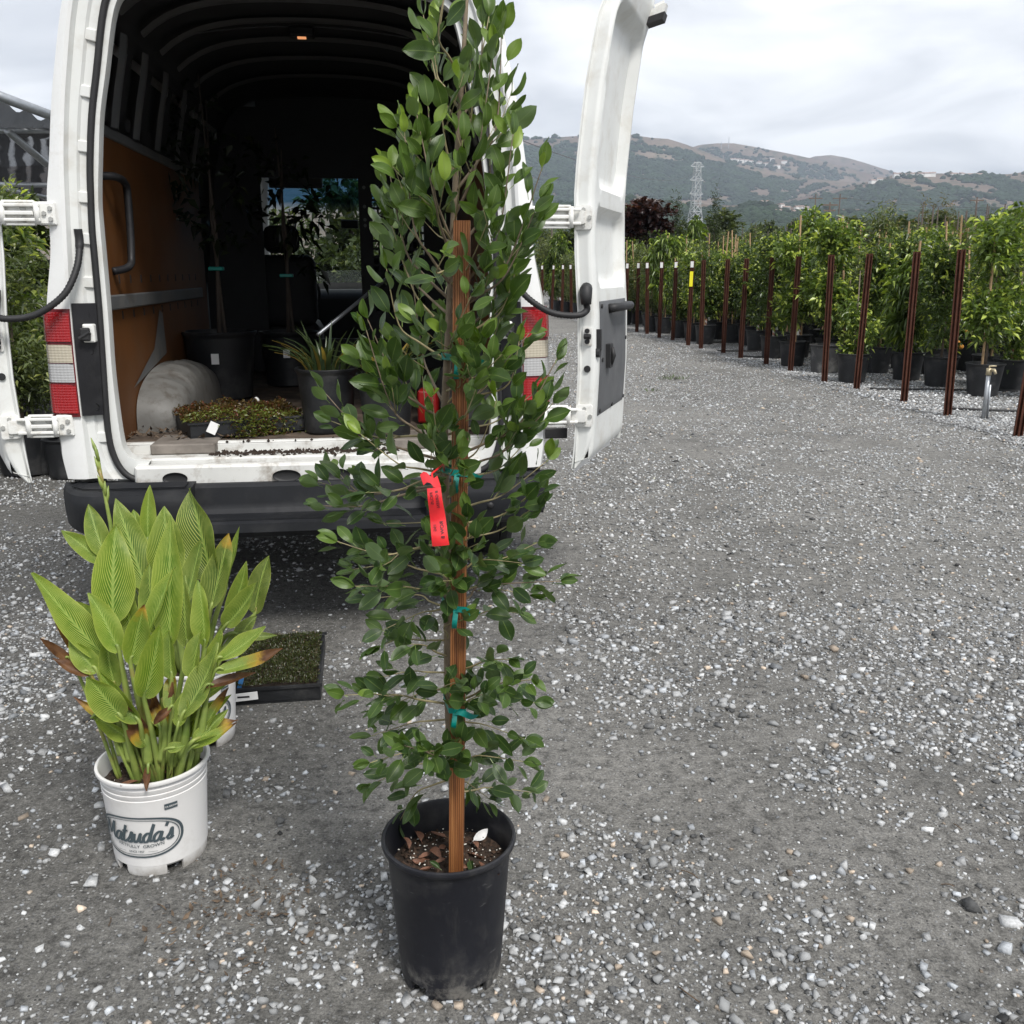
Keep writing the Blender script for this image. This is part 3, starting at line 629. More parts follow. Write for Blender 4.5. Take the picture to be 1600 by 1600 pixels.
for k in range(46):
    far_tree(random.choice(['far', 'lime', 'olive', 'citrus']), 940 + k * 15 + random.uniform(-6, 6), random.uniform(352, 372), random.uniform(40, 62), 2.4, 'green tree in the hedge like backdrop of the nursery rows', 'backdrop trees of the nursery', 1.3)
# greenery seen past the left door, through the windscreen and right of the van
for px, yt, D, k in [(845, 330, 44, 'olive'), (862, 345, 40, 'olive'), (880, 338, 46, 'far')]: far_tree(k, px, yt, D, 2.4 if k == 'olive' else 3.3, 'tree glimpsed in the gap between van and open right door', 'trees seen between van and right door', 1.3)
for x_, y_, h in [(-5.6, 17, 3.4), (-4.2, 18.5, 2.9), (-2.9, 19, 2.2), (-3.6, 22, 4.4), (-6.4, 21, 5), (-1.6, 24, 3), (-2.6, 27, 4.6)]:
    r = empty('roadside_tree', (x_, y_, 0)); o = link('trunk', FTR, r); o.scale = (h / 3,) * 3; c = link('crown', random.choice(VAR['far']), r); c.scale = (h / 2.9,) * 3
    tag(r, 'green tree beyond the van seen through its windscreen', 'tree', 'trees beyond the van windscreen')
for x_, y_, h, k in [(-4.5, 6.9, 2.05, 'olive'), (-4.1, 7.8, 1.9, 'lime'), (-5.2, 7.4, 2.1, 'far'), (-3.9, 6.3, 1.15, 'young'), (-4.7, 9.2, 2.3, 'far'), (-6.2, 8.5, 2.3, 'olive'), (-5.6, 10.5, 2.4, 'far'), (-3.7, 7.1, 1.3, 'olive')]:
    potted(k, x_, y_, {'olive': .95, 'lime': .95, 'young': .95, 'far': .72}[k], None, label='leafy bush in black pot beside the van seen past its left door', group='bushes beside the van')

# ================================================================== FENCE POSTS
M_RUST = simple('brown_painted_steel', (.070, .026, .016), .75, .3, 10, spec=.2, dirt=(.13, .055, .03), dscale=8, damt=.5)
M_YEL = simple('yellow_tape', (.85, .78, .02), .5, .05)
def post_mesh(h):
    mb = MB(); mb.box(-.04, .04, .010, .018, 0, h); mb.box(-.04, -.030, -.022, .010, 0, h); mb.box(.030, .04, -.022, .010, 0, h); mb.box(-.009, .009, -.030, .010, 0, h)
    return mb.mesh('channel', M_RUST)
PM = post_mesh(1.72); STK = MB().box(-.031, .031, -.036, -.031, 1.58, 1.70).mesh('white_sticker', M_TAGW)
FOOT = MB().lathe([(.07, 0), (.055, .02), (.03, .03), (0, .032)], 10).mesh('gravel_collar', M_BED)
ypost = []
pts = [(p.x, p.y) for p in FENCE] + [(fx(y_) , y_) for y_ in (27.3, 28.6, 29.9, 31.2, 32.5, 34, 35.5)]
for i, (x_, y_) in enumerate(pts):
    r = empty('fence_post', (x_, y_, 0), -.35 + random.gauss(0, .05)); r.rotation_euler.x = random.gauss(0, .012); r.rotation_euler.y = random.gauss(0, .014)
    link('channel', PM, r); lab = 'dark brown steel channel post in the row along the road'
    if i >= 10: link('white_sticker', STK, r); lab = 'dark brown steel post with white sticker in the row along the road'
    if i == 10: mb = MB(); mb.box(-.034, .034, -.042, -.037, 1.20, 1.50); mb.build('yellow_tape', M_YEL, r); lab = 'dark brown steel post wearing a bright yellow tape below its sticker'
    g = None if i == 10 else ('brown posts with white stickers' if i >= 10 else 'plain brown posts along the road')
    tag(r, lab, 'post', g)
# standpipe with tap
M_GALV = simple('galvanised_pipe', (.36, .38, .40), .4, .15, 20, metal=.7); M_BRASS = simple('dull_brass', (.42, .36, .24), .45, .2, metal=.6)
p = ground(1536, 655); r = empty('water_standpipe', p); mb = MB(); mb.tube([(0, 0, 0), (0, 0, .47)], .021, 10); mb.tube([(.05, .02, 0), (.03, .0, .36)], .012, 8); mb.build('pipe', M_GALV, r, True)
mb = MB(); mb.tube([(0, 0, .46), (0, 0, .53)], .028, 10); mb.tube([(0, 0, .51), (.03, -.05, .515), (.035, -.075, .48)], [.018, .018, .015], 8); mb.box(.0, .07, -.012, .012, .545, .56, .004); mb.tube([(0, 0, .53), (0, 0, .555)], .009, 6); mb.build('tap', M_BRASS, r, True)
tag(r, 'galvanised water standpipe with brass tap in front of a black pot', 'tap')
M_HOSE = simple('black_hose', (.012, .012, .013), .55, .2)
def hose(pts, rad, label, group):
    mb = MB(); c = crom(pts, 5); mb.tube([Vector(q) for q in c], rad, 6); tag(mb.build('irrigation_hose', M_HOSE, smooth=True), label, 'hose', group)
for (pa, pb, zs) in [((1358, 609), (1640, 613), 0), ((1486, 641), (1640, 645), 0), ((1390, 585), (1640, 588), 0), ((1120, 549), (1310, 552), 0), ((1110, 536), (1170, 536), 0), ((1160, 558), (1200, 560), 0)]:
    a, b = ground(*pa), ground(*pb); hose([a + (b - a) * t + Vector((0, random.uniform(-.06, .06), .018)) for t in np.linspace(0, 1, 6)], .014, 'black irrigation hose lying across the pale gravel bed', 'irrigation hoses on the bed')
for px, py in [(1385, 578), (1440, 583), (1560, 600), (1255, 575), (1330, 590)]:
    a = ground(px, py); hose([a + Vector((0, 0, .42)), a + Vector((.12, -.03, .4)), a + Vector((.24, -.06, .2)), a + Vector((.28, -.1, .02))], .004, 'thin black drip tube arching out of a pot', 'drip tubes')
# oranges on the small tree behind the near posts
M_OR = simple('orange_fruit', (.55, .24, .03), .45, .2, 20)
for dx_, dz in [(-.02, .62), (.06, .5), (.12, .44), (.18, .66)]:
    x_, y_ = gxy(1478, 588); mb = MB(); V = IV * .035; bm = bmesh.new(); bmesh.ops.create_uvsphere(bm, u_segments=12, v_segments=8, radius=.036)
    me = bpy.data.meshes.new('orange_fruit'); bm.to_mesh(me); bm.free(); me.materials.append(M_OR)
    o = link('orange_fruit', me); o.location = (x_ + dx_, y_ - .12, dz); tag(o, 'small orange fruit hanging on the young citrus tree', 'fruit', 'oranges on the young tree')
# ================================================================== SHADE HOUSE on the left
M_CLOTH = NT('shade_cloth'); _n = M_CLOTH.noise(9, 6, .7); _w = M_CLOTH.n('ShaderNodeTexWave', {'Vector': M_CLOTH.tc.outputs['Object'], 'Scale': 5.0, 'Distortion': 3.0, 'Detail': 4.0}, bands_direction='Y')
_tr = M_CLOTH.n('ShaderNodeBsdfTransparent'); M_CLOTH.set(color=(.012, .013, .016), rough=.7, normal=M_CLOTH.bump(_w.outputs['Fac'], .8, .05))
_mx = M_CLOTH.n('ShaderNodeMixShader', {0: M_CLOTH.ramp(_w.outputs['Fac'], [(.5, (.02,) * 3), (.95, (.22,) * 3)]), 1: M_CLOTH.b.outputs[0], 2: _tr.outputs[0]})
M_CLOTH.t.links.new(_mx.outputs[0], M_CLOTH.t.nodes['Material Output'].inputs['Surface']); M_CLOTH = M_CLOTH.m
sh = empty('shade_house', (-6.4, 10.5, 0))
def SP(px, py, Y): v = at(px, py, Y); return v - Vector((-6.4, 10.5, 0))
A, B = SP(-60, 128, 9.5), SP(110, 192, 10.4); A2, B2 = SP(-60, 240, 15), SP(110, 240, 15.6)
mb = MB(); mb.tube([A, B], .05, 10); mb.build('roof_rail', M_GALV, sh, True)
mb = MB(); mb.tube([SP(-60, 204, 10.8), SP(110, 204, 11.2)], .03, 8); mb.build('purlin', M_GALV, sh, True)
mb = MB(); mb.tube([SP(-60, 287, 14), SP(110, 290, 14)], .035, 8); mb.build('purlin', M_GALV, sh, True)
mb = MB(); mb.tube([SP(12, 205, 10.7), SP(72, 256, 11.6)], .04, 8); mb.build('brace', M_GALV, sh, True)
mb = MB(); mb.tube([SP(12, 296, 13), SP(80, 310, 14)], .03, 8); mb.build('brace', M_GALV, sh, True)
mb = MB(); mb.tube([SP(-25, 180, 10), SP(-25, 180, 10) * 1.0 + Vector((0, 0, -SP(-25, 180, 10).z))], .05, 8); mb.build('post', M_GALV, sh, True)
def sag(P0, P1, P2, P3, s):
    def f(u, v):
        p = (P0 * (1 - u) + P1 * u) * (1 - v) + (P2 * (1 - u) + P3 * u) * v; return p - Vector((0, 0, s * math.sin(math.pi * u) * math.sin(math.pi * v) + .03 * math.sin(u * 30 + v * 9)))
    return f
mb = MB(); mb.grid(sag(A + Vector((0, 0, -.06)), B + Vector((0, 0, -.06)), SP(-60, 204, 15), SP(110, 206, 15.5), .15), 30, 20); mb.build('roof_cloth', M_CLOTH, sh, True)
mb = MB(); mb.grid(sag(SP(-60, 206, 15), SP(110, 208, 15.4), SP(-60, 318, 15), SP(110, 318, 15.4), .0), 30, 14); mb.build('side_cloth', M_CLOTH, sh, True)
tag(sh, 'shade house of grey pipes and black cloth behind the van', 'shade house')
# ================================================================== VAN
def mat_paint():
    t = NT('white_van_paint'); n = t.noise(2.2, 8, .7); g = t.noise(34, 5, .7)
    sp_ = t.n('ShaderNodeSeparateXYZ', {0: t.tc.outputs['Object']})
    c = t.ramp(n, [(.3, (.69, .695, .68)), (.7, (.75, .755, .745))])
    dirt = t.math('MULTIPLY', t.ramp(g, [(.5, (0,) * 3), (.72, (1,) * 3)]), t.ramp(n, [(.44, (0,) * 3), (.66, (.55,) * 3)]))
    c = t.mix(dirt, c, (.50, .47, .41)); t.set(color=c, rough=.3, coat=.4, spec=.5, normal=t.bump(t.noise(3, 3), .03, .02)); return t.m
M_PAINT = mat_paint()
M_JAMB = simple('white_jamb_paint', (.66, .67, .648), .42, .05, 5, dirt=(.42, .38, .31), dscale=9, damt=.35)
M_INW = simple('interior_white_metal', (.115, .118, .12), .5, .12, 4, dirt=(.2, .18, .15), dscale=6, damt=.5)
M_SILL = simple('scuffed_sill_paint', (.60, .60, .575), .5, .08, 6, dirt=(.20, .16, .12), dscale=14, damt=.7)
M_RIBP = simple('roof_rib_paint', (.10, .10, .10), .5, .15, 4)
M_LIN = simple('shade_toned_lining', (.03, .03, .032), .7, .2, 4)  # shade of the load space put into the lining colour
M_RUB = simple('black_rubber', (.014, .014, .015), .6, .2, 20)
M_BLK = simple('black_plastic', (.011, .011, .013), .5, .25, 9, bump=.15, bscale=250, spec=.3, dirt=(.04, .04, .04), dscale=6, damt=.4)
M_BUMP = simple('bumper_plastic', (.010, .011, .0135), .6, .25, 5, bump=.12, bscale=300, spec=.3, dirt=(.05, .05, .05), dscale=4, damt=.4)
M_PLY = simple('orange_plywood', (.115, .040, .006), .6, .18, 3, dirt=(.12, .06, .025), dscale=5, damt=.5)
M_FLOOR = simple('dirty_load_floor', (.085, .062, .045), .9, .5, 9, bump=.6, bscale=60, dirt=(.03, .02, .015), dscale=6, damt=.8)
M_DARK = simple('dark_interior', (.018, .018, .02), .7, .2)
M_GREY = simple('grey_trim_panel', (.085, .088, .092), .6, .12, 5, bump=.1, bscale=200, dirt=(.16, .16, .16), dscale=9, damt=.35)
M_PLANK = simple('grey_plank', (.17, .15, .13), .8, .25, 12, dirt=(.06, .045, .035), dscale=7, damt=.7)
M_HING = simple('hinge_metal_paint', (.72, .72, .69), .4, .06, 9, dirt=(.35, .3, .24), dscale=20, damt=.5)
def mat_lens(name, c, scale=90):
    t = NT(name); w1 = t.n('ShaderNodeTexWave', {'Vector': t.tc.outputs['Object'], 'Scale': 30.0}, bands_direction='Z'); w2 = t.n('ShaderNodeTexWave', {'Vector': t.tc.outputs['Object'], 'Scale': 22.0}, bands_direction='X')
    h = t.math('ADD', w1.outputs['Fac'], w2.outputs['Fac'])
    col = t.mix(t.math('MULTIPLY', h, .35), c, tuple(min(1, x * 1.25 + .005) for x in c)); t.set(color=col, rough=.12, coat=.6, spec=.6, normal=t.bump(h, .22, .003)); return t.m
M_LRED = mat_lens('red_lens', (.27, .004, .007)); M_LCLR = mat_lens('clear_lens', (.36, .36, .36)); M_LAMB = mat_lens('amber_clear_lens', (.40, .36, .28)); M_LRIM = simple('dark_red_housing', (.11, .006, .01), .3, .1)
TH = R(7.5); VO = Vector((-.8208, 3.792, 0))
VAN = empty('delivery_van', VO, TH)
def V2W(p): c, s = math.cos(TH), math.sin(TH); return Vector((VO.x + p[0] * c - p[1] * s, VO.y + p[0] * s + p[1] * c, p[2]))
def W2V(p): c, s = math.cos(TH), math.sin(TH); x, y = p[0] - VO.x, p[1] - VO.y; return Vector((x * c + y * s, -x * s + y * c, p[2]))
def vplane(px, py, yl):      # pixel -> point on the van's cross plane y = yl (van coordinates)
    a = W2V((0, 0, CAM_H)); b = W2V(Vector((0, 0, CAM_H)) + ray(px, py)); d = b - a; return a + d * ((yl - a.y) / d.y)
def vfloor(px, py, z):
    return W2V(ground(px, py, z))
ROWS = [((.972, .70), (.868, .70), (.684, .679), (.64, .756)), ((.985, .79), (.868, .76), (.735, .706), (.70, .765)), ((.985, .84), (.869, .85), (.772, .772), (.729, .792)),
        ((.99, .96), (.87, .955), (.788, .888), (.745, .854)), ((.985, 1.16), (.87, 1.16), (.78, 1.16), (.752, 1.1)), ((.978, 1.36), (.866, 1.36), (.773, 1.36), (.745, 1.34)),
        ((.937, 1.556), (.856, 1.556), (.77, 1.556), (.742, 1.556)), ((.929, 1.65), (.85, 1.65), (.768, 1.66), (.741, 1.65)), ((.926, 1.77), (.842, 1.77), (.76, 1.785), (.738, 1.76)),
        ((.90, 1.90), (.832, 1.90), (.75, 1.90), (.722, 1.90)), ((.875, 2.06), (.812, 2.06), (.727, 2.06), (.70, 2.06)), ((.848, 2.2), (.789, 2.2), (.697, 2.2), (.668, 2.2)),
        ((.796, 2.42), (.745, 2.42), (.648, 2.42), (.615, 2.42)), ((.745, 2.56), (.70, 2.53), (.60, 2.50), (.56, 2.48)), ((.66, 2.65), (.6, 2.59), (.5, 2.54), (.45, 2.505)),
        ((.45, 2.71), (.42, 2.625), (.35, 2.555), (.3, 2.515)), ((0, 2.735), (0, 2.64), (0, 2.56), (0, 2.52))]
CV = [crom([r[k] for r in ROWS], 5) for k in range(4)]      # outer, crease, seal, inner edge
NR = len(CV[0])
def xs_corner(i):
    O, K = CV[0][i], CV[1][i]
    return [(O[0], .16, O[1]), (O[0] - .003, .09, O[1]), (O[0] * .97 + K[0] * .03 - .006, .05, O[1] * .97 + K[1] * .03), (O[0] * .80 + K[0] * .20, .018, O[1] * .8 + K[1] * .2), (O[0] * .5 + K[0] * .5, .006, O[1] * .5 + K[1] * .5), (K[0] + .012, .0, K[1]), (K[0], .006, K[1])]
def strip(fn, name, mat, parent=VAN, smooth=True, auto=35, rows=None):
    rows = range(NR) if rows is None else rows; mb = MB()
    for sx in (-1, 1):
        G = [[(sx * p[0], p[1], p[2]) for p in fn(i)] for i in rows]; m = len(G[0]); V = [p for g in G for p in g]
        Fs = [(a * m + b, a * m + b + 1, (a + 1) * m + b + 1, (a + 1) * m + b) for a in range(len(G) - 1) for b in range(m - 1)]
        mb.add(V, [f[::-1] if sx > 0 else f for f in Fs])
    return mb.build(name, mat, parent, smooth, auto)
strip(xs_corner, 'rear_corner', M_PAINT)
def xs_jamb(i):
    K, Sx, I = CV[1][i], CV[2][i], CV[3][i]; d = np.array(Sx) - np.array(K)
    a = np.array(K) + d * .12; b = np.array(K) + d * .45; b2 = np.array(K) + d * .55; c = np.array(K) + d * .97
    return [(K[0], .006, K[1]), (a[0], .030, a[1]), (b[0], .034, b[1]), (b2[0], .046, b2[1]), (c[0], .052, c[1])]
JAMB = strip(xs_jamb, 'door_jamb', M_JAMB)
def xs_in(i):
    Sx, I = CV[2][i], CV[3][i]; d = np.array(I) - np.array(Sx)
    a = np.array(Sx) + d * .1
    return [(Sx[0] + .004, .054, Sx[1]), (a[0], .050, a[1]), (I[0], .052, I[1]), (I[0] - .001, .06, I[1]), (I[0] + .002, .12, I[1] + .002), (I[0] + .045, .14, I[1] + .004)]
strip(xs_in, 'opening_flange', M_JAMB)
for sx in (-1, 1):
    mb = MB(); mb.tube([(sx * p[0], .044, p[1]) for p in CV[2]], .013, 8); mb.build('door_seal', M_RUB, VAN, True)
    # little pads stamped on the jamb
    for z in (2.33, 2.14, 1.95, 1.77, 1.62, 1.46, .86):
        k = min(range(NR), key=lambda i: abs(CV[1][i][1] - z)); kx = CV[1][k][0] * .42 + CV[2][k][0] * .58; tl = math.atan2(CV[1][min(k + 2, NR - 1)][0] - CV[1][k - 2][0], CV[1][min(k + 2, NR - 1)][1] - CV[1][k - 2][1])
        M_ = Matrix.Translation((sx * kx, .040, z)) @ Matrix.Rotation(sx * tl, 4, 'Y'); mb = MB(); mb.box(-.026, .026, -.002, .02, -.021, .021, .004, M_); mb.build('jamb_pad', M_JAMB, JAMB)
# outer body
def body_sec(i, y):
    O = CV[0][i]; x, z = O
    if i == 0: z = .50
    f = 1.0; zt = interp(y, [0, 4.3, 4.7, 5.05, 5.5, 5.75, 6.0], [2.74, 2.74, 2.62, 2.2, 1.45, 1.25, .95])
    w_ = interp(y, [0, .16, 4.3, 5.2, 5.8, 6.0], [1, 1, 1, .97, .9, .8])
    z = z if z < 1.0 else 1.0 + (z - 1.0) * max(.02, (zt - 1.0) / 1.74)
    return (x * w_, y, z)
YS = [.16, .6, 1.2, 2.4, 3.4, 4.3, 4.7]
mb = MB()
for sx in (-1, 1):
    G = [[(sx * p[0], p[1], p[2]) for p in (body_sec(i, y) for y in YS)] for i in range(NR)]; m = len(YS); V = [p for g in G for p in g]
    Fs = [(a * m + b, a * m + b + 1, (a + 1) * m + b + 1, (a + 1) * m + b) for a in range(NR - 1) for b in range(m - 1)]
    # wheel arch openings
    def keep(f):
        c = sum((Vector(V[q]) for q in f), Vector()) / 4
        return not (c.z < .82 and .75 < c.y < 1.6)
    mb.add(V, [f if sx > 0 else f[::-1] for f in Fs if keep(f)])
mb.build('body_shell', M_PAINT, VAN, True, 40)
# cab front: pillars, bonnet, windscreen
mb = MB()
YS2 = [4.7, 5.05, 5.5, 5.75, 6.0]
rows_low = [i for i in range(NR) if CV[0][i][1] < 1.62]
for sx in (-1, 1):
    G = [[(sx * p[0], p[1], p[2]) for p in (body_sec(i, y) for y in YS2)] for i in rows_low]; m = len(YS2); V = [p for g in G for p in g]
    mb.add(V, [(a * m + b, a * m + b + 1, (a + 1) * m + b + 1, (a + 1) * m + b) for a in range(len(G) - 1) for b in range(m - 1)])
    mb.tube([(sx * .80, 5.55, 1.36), (sx * .72, 5.05, 2.05), (sx * .64, 4.72, 2.58)], [.07, .06, .07], 8)
mb.grid(lambda u, v: ((u - .5) * 1.74 * (1 - .12 * v), 5.5 + .5 * v, 1.40 - .12 * v - .3 * v * v - .06 * (2 * u - 1) ** 2), 10, 6)
mb.box(-.7, .7, 5.92, 6.0, .4, .95, .03)
mb.build('cab_front', M_PAINT, VAN, True, 45)
t = NT('windscreen_glass'); _s = t.n('ShaderNodeSeparateXYZ', {0: t.tc.outputs['Object']}); _tr = t.n('ShaderNodeBsdfTransparent', {'Color': t.ramp(t.math('MULTIPLY', _s.outputs['Z'], .4), [(.80, (.80, .86, .82)), (.84, (.10, .25, .42))])}); _gl = t.n('ShaderNodeBsdfGlossy', {'Roughness': .02})
_mx = t.n('ShaderNodeMixShader', {0: .06, 1: _tr.outputs[0], 2: _gl.outputs[0]}); t.t.links.new(_mx.outputs[0], t.t.nodes['Material Output'].inputs['Surface']); M_GLASS = t.m
mb = MB(); mb.grid(lambda u, v: ((u - .5) * 2 * (.80 - .16 * v), 5.55 - .83 * v - .12 * (2 * u - 1) ** 2 + .1, 1.36 + 1.22 * v), 8, 6); mb.build('windscreen', M_GLASS, VAN, True)
mb = MB(); mb.box(-.85, .85, 4.75, 5.5, .7, 1.34, .08); mb.build('dashboard', M_DARK, VAN, True, 40)
mb = MB(); mb.tube([(-.42 + .19 * math.cos(a), 4.62 - .07 * math.sin(a), 1.32 + .17 * math.sin(a)) for a in np.linspace(0, 6.283, 25)], .014, 8, False); mb.build('steering_wheel', M_DARK, VAN, True)
mb = MB(); mb.box(-.03, .12, 4.72, 4.76, 1.86, 1.93, .01); mb.build('rear_view_mirror', M_DARK, VAN)
for sx in (-.42, .45):
    mb = MB(); mb.box(sx - .25, sx + .25, 3.6, 4.1, .75, 1.15, .08); mb.box(sx - .24, sx + .24, 3.5, 3.66, 1.1, 1.62, .06); mb.box(sx - .13, sx + .13, 3.52, 3.62, 1.63, 1.83, .05); mb.build('seat', M_DARK, VAN, True, 40)
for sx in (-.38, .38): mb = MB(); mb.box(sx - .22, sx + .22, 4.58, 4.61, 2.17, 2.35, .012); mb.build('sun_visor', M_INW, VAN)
# underside and wheels
mb = MB(); mb.box(-.80, .80, .25, 5.6, .44, .60); mb.build('chassis', M_DARK, VAN)
M_TYRE = simple('tyre_rubber', (.014, .014, .014), .85, .3, 30, bump=.5, bscale=80); M_RIMM = simple('steel_wheel', (.25, .25, .26), .5, .1, metal=.5)
for y_ in (1.18, 5.0):
    for sx in (-1, 1):
        wr = empty('wheel', (sx * .84, y_, .34)); wr.parent = VAN; mb = MB()
        prof = [(.20, -.10), (.29, -.115), (.325, -.10), (.34, -.08), (.342, -.045), (.336, -.043), (.336, -.037), (.342, -.035), (.342, .035), (.336, .037), (.336, .043), (.342, .045), (.34, .08), (.325, .10), (.29, .115), (.20, .10)]
        mb.lathe(prof, 40); ty = mb.build('tyre', M_TYRE, wr, True, 30); ty.rotation_euler.y = R(90)
        mb = MB(); mb.lathe([(.20, -.1), (.2, .09), (.17, .08), (.1, .05), (.07, .09), (0, .095)], 28); rm = mb.build('rim', M_RIMM, wr, True, 30); rm.rotation_euler.y = R(90) * sx
mb = MB(); 
for sx in (-1, 1): mb.box(sx * .87 - .09, sx * .87 + .09, 1.62, 1.64, .16, .5)
mb.build('mud_flap', M_RUB, VAN)
# ------------------------------------------------------------------ interior
FZ = .795
mb = MB(); mb.grid(lambda u, v: (-.80 + 1.6 * u, .22 + 3.1 * v, FZ + .006 * math.sin(u * 37) * math.sin(v * 51)), 40, 40); mb.build('load_floor', M_FLOOR, VAN, True)
# inner lining: wall above the ply and roof
def lin(i, off):
    O = CV[0][i]; return (O[0] - off * (1 if O[1] < 2.5 else .8), O[1] - (0 if O[1] < 2.42 else min(.06, (O[1] - 2.42) * .45)))
idx_roof = [i for i in range(NR) if CV[0][i][1] > 2.38]; idx_wall = [i for i in range(NR) if .55 < CV[0][i][1] < 2.42]
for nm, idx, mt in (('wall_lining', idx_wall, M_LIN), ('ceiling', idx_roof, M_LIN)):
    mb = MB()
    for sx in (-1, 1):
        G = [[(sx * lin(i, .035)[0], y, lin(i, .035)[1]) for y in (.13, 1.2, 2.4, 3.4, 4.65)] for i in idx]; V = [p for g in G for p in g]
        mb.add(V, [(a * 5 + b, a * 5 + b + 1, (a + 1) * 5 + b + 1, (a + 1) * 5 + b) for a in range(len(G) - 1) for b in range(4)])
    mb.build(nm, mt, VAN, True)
def wall_x(z): return interp(z, [.7, 1.36, 1.56, 1.9, 2.06, 2.2, 2.42], [.945, .935, .895, .86, .835, .81, .758])
for sx in (-1, 1):
    wx = sx * .805
    pl = MB(); pl.box(min(wx, wx + sx * .012), max(wx, wx + sx * .012), .14, 2.55, FZ, 2.04); PLY = pl.build('plywood_panel', M_PLY, VAN)
    for z in (1.30, 1.45):
        for y_ in np.arange(.3, 2.3, .19):
            mb = MB(); mb.box(min(wx - sx * .003, wx), max(wx - sx * .003, wx), y_, y_ + .012, z, z + .035); mb.build('slot', M_DARK, PLY)
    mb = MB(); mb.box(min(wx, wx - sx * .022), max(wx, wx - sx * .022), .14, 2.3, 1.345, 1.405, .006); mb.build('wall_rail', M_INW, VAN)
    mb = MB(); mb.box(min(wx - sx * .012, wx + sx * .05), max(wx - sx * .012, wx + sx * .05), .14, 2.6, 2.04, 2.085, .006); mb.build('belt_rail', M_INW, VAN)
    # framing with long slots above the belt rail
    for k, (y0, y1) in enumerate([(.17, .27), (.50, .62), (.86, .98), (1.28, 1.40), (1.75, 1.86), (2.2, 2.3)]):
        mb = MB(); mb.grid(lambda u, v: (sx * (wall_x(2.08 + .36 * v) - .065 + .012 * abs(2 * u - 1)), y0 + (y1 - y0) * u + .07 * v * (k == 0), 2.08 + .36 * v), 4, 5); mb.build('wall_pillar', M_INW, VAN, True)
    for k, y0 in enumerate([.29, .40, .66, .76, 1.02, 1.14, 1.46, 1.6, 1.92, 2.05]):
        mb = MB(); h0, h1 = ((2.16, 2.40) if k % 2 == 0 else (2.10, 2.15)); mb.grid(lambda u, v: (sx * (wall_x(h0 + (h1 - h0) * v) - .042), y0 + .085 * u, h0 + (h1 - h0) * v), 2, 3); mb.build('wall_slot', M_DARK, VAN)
    # wheel arch box
    def arch(u, v):
        a = math.pi * u; yy = 1.14 - .60 * math.cos(a) * (1 - .14 * v ** 2); zz = FZ - .005 + .265 * (max(0, math.sin(a)) ** .6) * max(0, math.cos(v * math.pi / 2)) ** .42; xx = .80 - .20 * math.sin(v * math.pi / 2) ** .8
        return (sx * xx, yy, zz + .011 * max(0, math.sin(u * 75)) ** 2 * math.sin(a) * (.08 < v < .97) * (u > .22))
    mb = MB(); mb.grid(arch, 120, 14)
    mb.build('wheel_arch_box', simple('scuffed_grey_metal', (.13, .128, .12), .6, .2, 5, dirt=(.06, .05, .04), dscale=15, damt=.75), VAN, True, 50)
    # peak bracket above the arch
    mb = MB(); mb.add([(wx - sx * .004, .55, FZ + .2), (wx - sx * .004, 1.0, FZ + .34), (wx - sx * .004, 1.18, FZ + .52), (wx - sx * .004, 1.24, FZ + .50), (wx - sx * .004, 1.26, FZ + .30)], [(0, 1, 2, 3, 4)]); mb.build('arch_bracket', M_INW, VAN)
mb = MB(); mb.tube(crom([(-.803, .36, 1.875), (-.755, .40, 1.875), (-.745, .50, 1.86), (-.745, .53, 1.80), (-.745, .50, 1.58), (-.75, .46, 1.52), (-.803, .40, 1.50)], 6), .016, 10); mb.build('grab_handle', M_BLK, VAN, True)
for k, y_ in enumerate([.35, .72, 1.08, 1.46, 1.9, 2.4]):
    mb = MB(); mb.grid(lambda u, v: ((u - .5) * 1.36, y_ + .02 + .09 * v, 2.595 - .012 * math.sin(v * math.pi) + .06 * (1 - (2 * u - 1) ** 2) - .10 * abs(2 * u - 1) ** 5), 24, 4); mb.build('roof_rib', M_RIBP, VAN, True)
for y_ in (.44, 1.17):
    mb = MB(); mb.tube([((u - .5) * 1.2, y_, 2.575 + .058 * (1 - (2 * u - 1) ** 2)) for u in np.linspace(0, 1, 14)], .006, 5); mb.build('roof_cable', M_RUB, VAN)
for y_ in (.42, 1.12):
    lm = MB(); lm.box(-.09, .03, y_, y_ + .07, 2.58, 2.625, .01); LMP = lm.build('ceiling_lamp', M_BLK, VAN)
    if y_ > 1:
        t = NT('lit_lamp'); t.set(color=(.6, .3, .15), emit=(1, .42, .18), estr=.3); mb = MB(); mb.box(-.05, -.01, y_ + .012, y_ + .04, 2.574, 2.581); mb.build('lamp_lens', t.m, LMP)
# bulkhead with an opening to the cab
BY = 3.32
mb = MB()
for (x0, x1, z0, z1) in [(-.93, -.52, .6, 2.6), (-.52, .16, 2.14, 2.68), (-.52, .16, .6, 1.02), (.16, .24, .6, 2.66), (.62, .93, .6, 2.6), (.24, .62, 2.1, 2.66), (.24, .62, .6, 1.2)]: mb.box(x0, x1, BY, BY + .025, z0, z1)
BH = mb.build('bulkhead', M_DARK, VAN)
mb = MB()
for i in range(8):
    for j in range(16):
        x0, z0 = .24 + i * .0475, 1.2 + j * .05625
        mb.box(x0, x0 + .014, BY + .006, BY + .012, z0, z0 + .0563); mb.box(x0 + .014, x0 + .0475, BY + .006, BY + .012, z0, z0 + .016)
mb.build('perforated_panel', M_DARK, BH)
for z in (2.08, 1.95, 1.86, 1.82): mb = MB(); mb.tube([(.2, BY - .004, z), (.2, BY + .002, z)], .012, 12); mb.build('bolt', M_INW, BH)
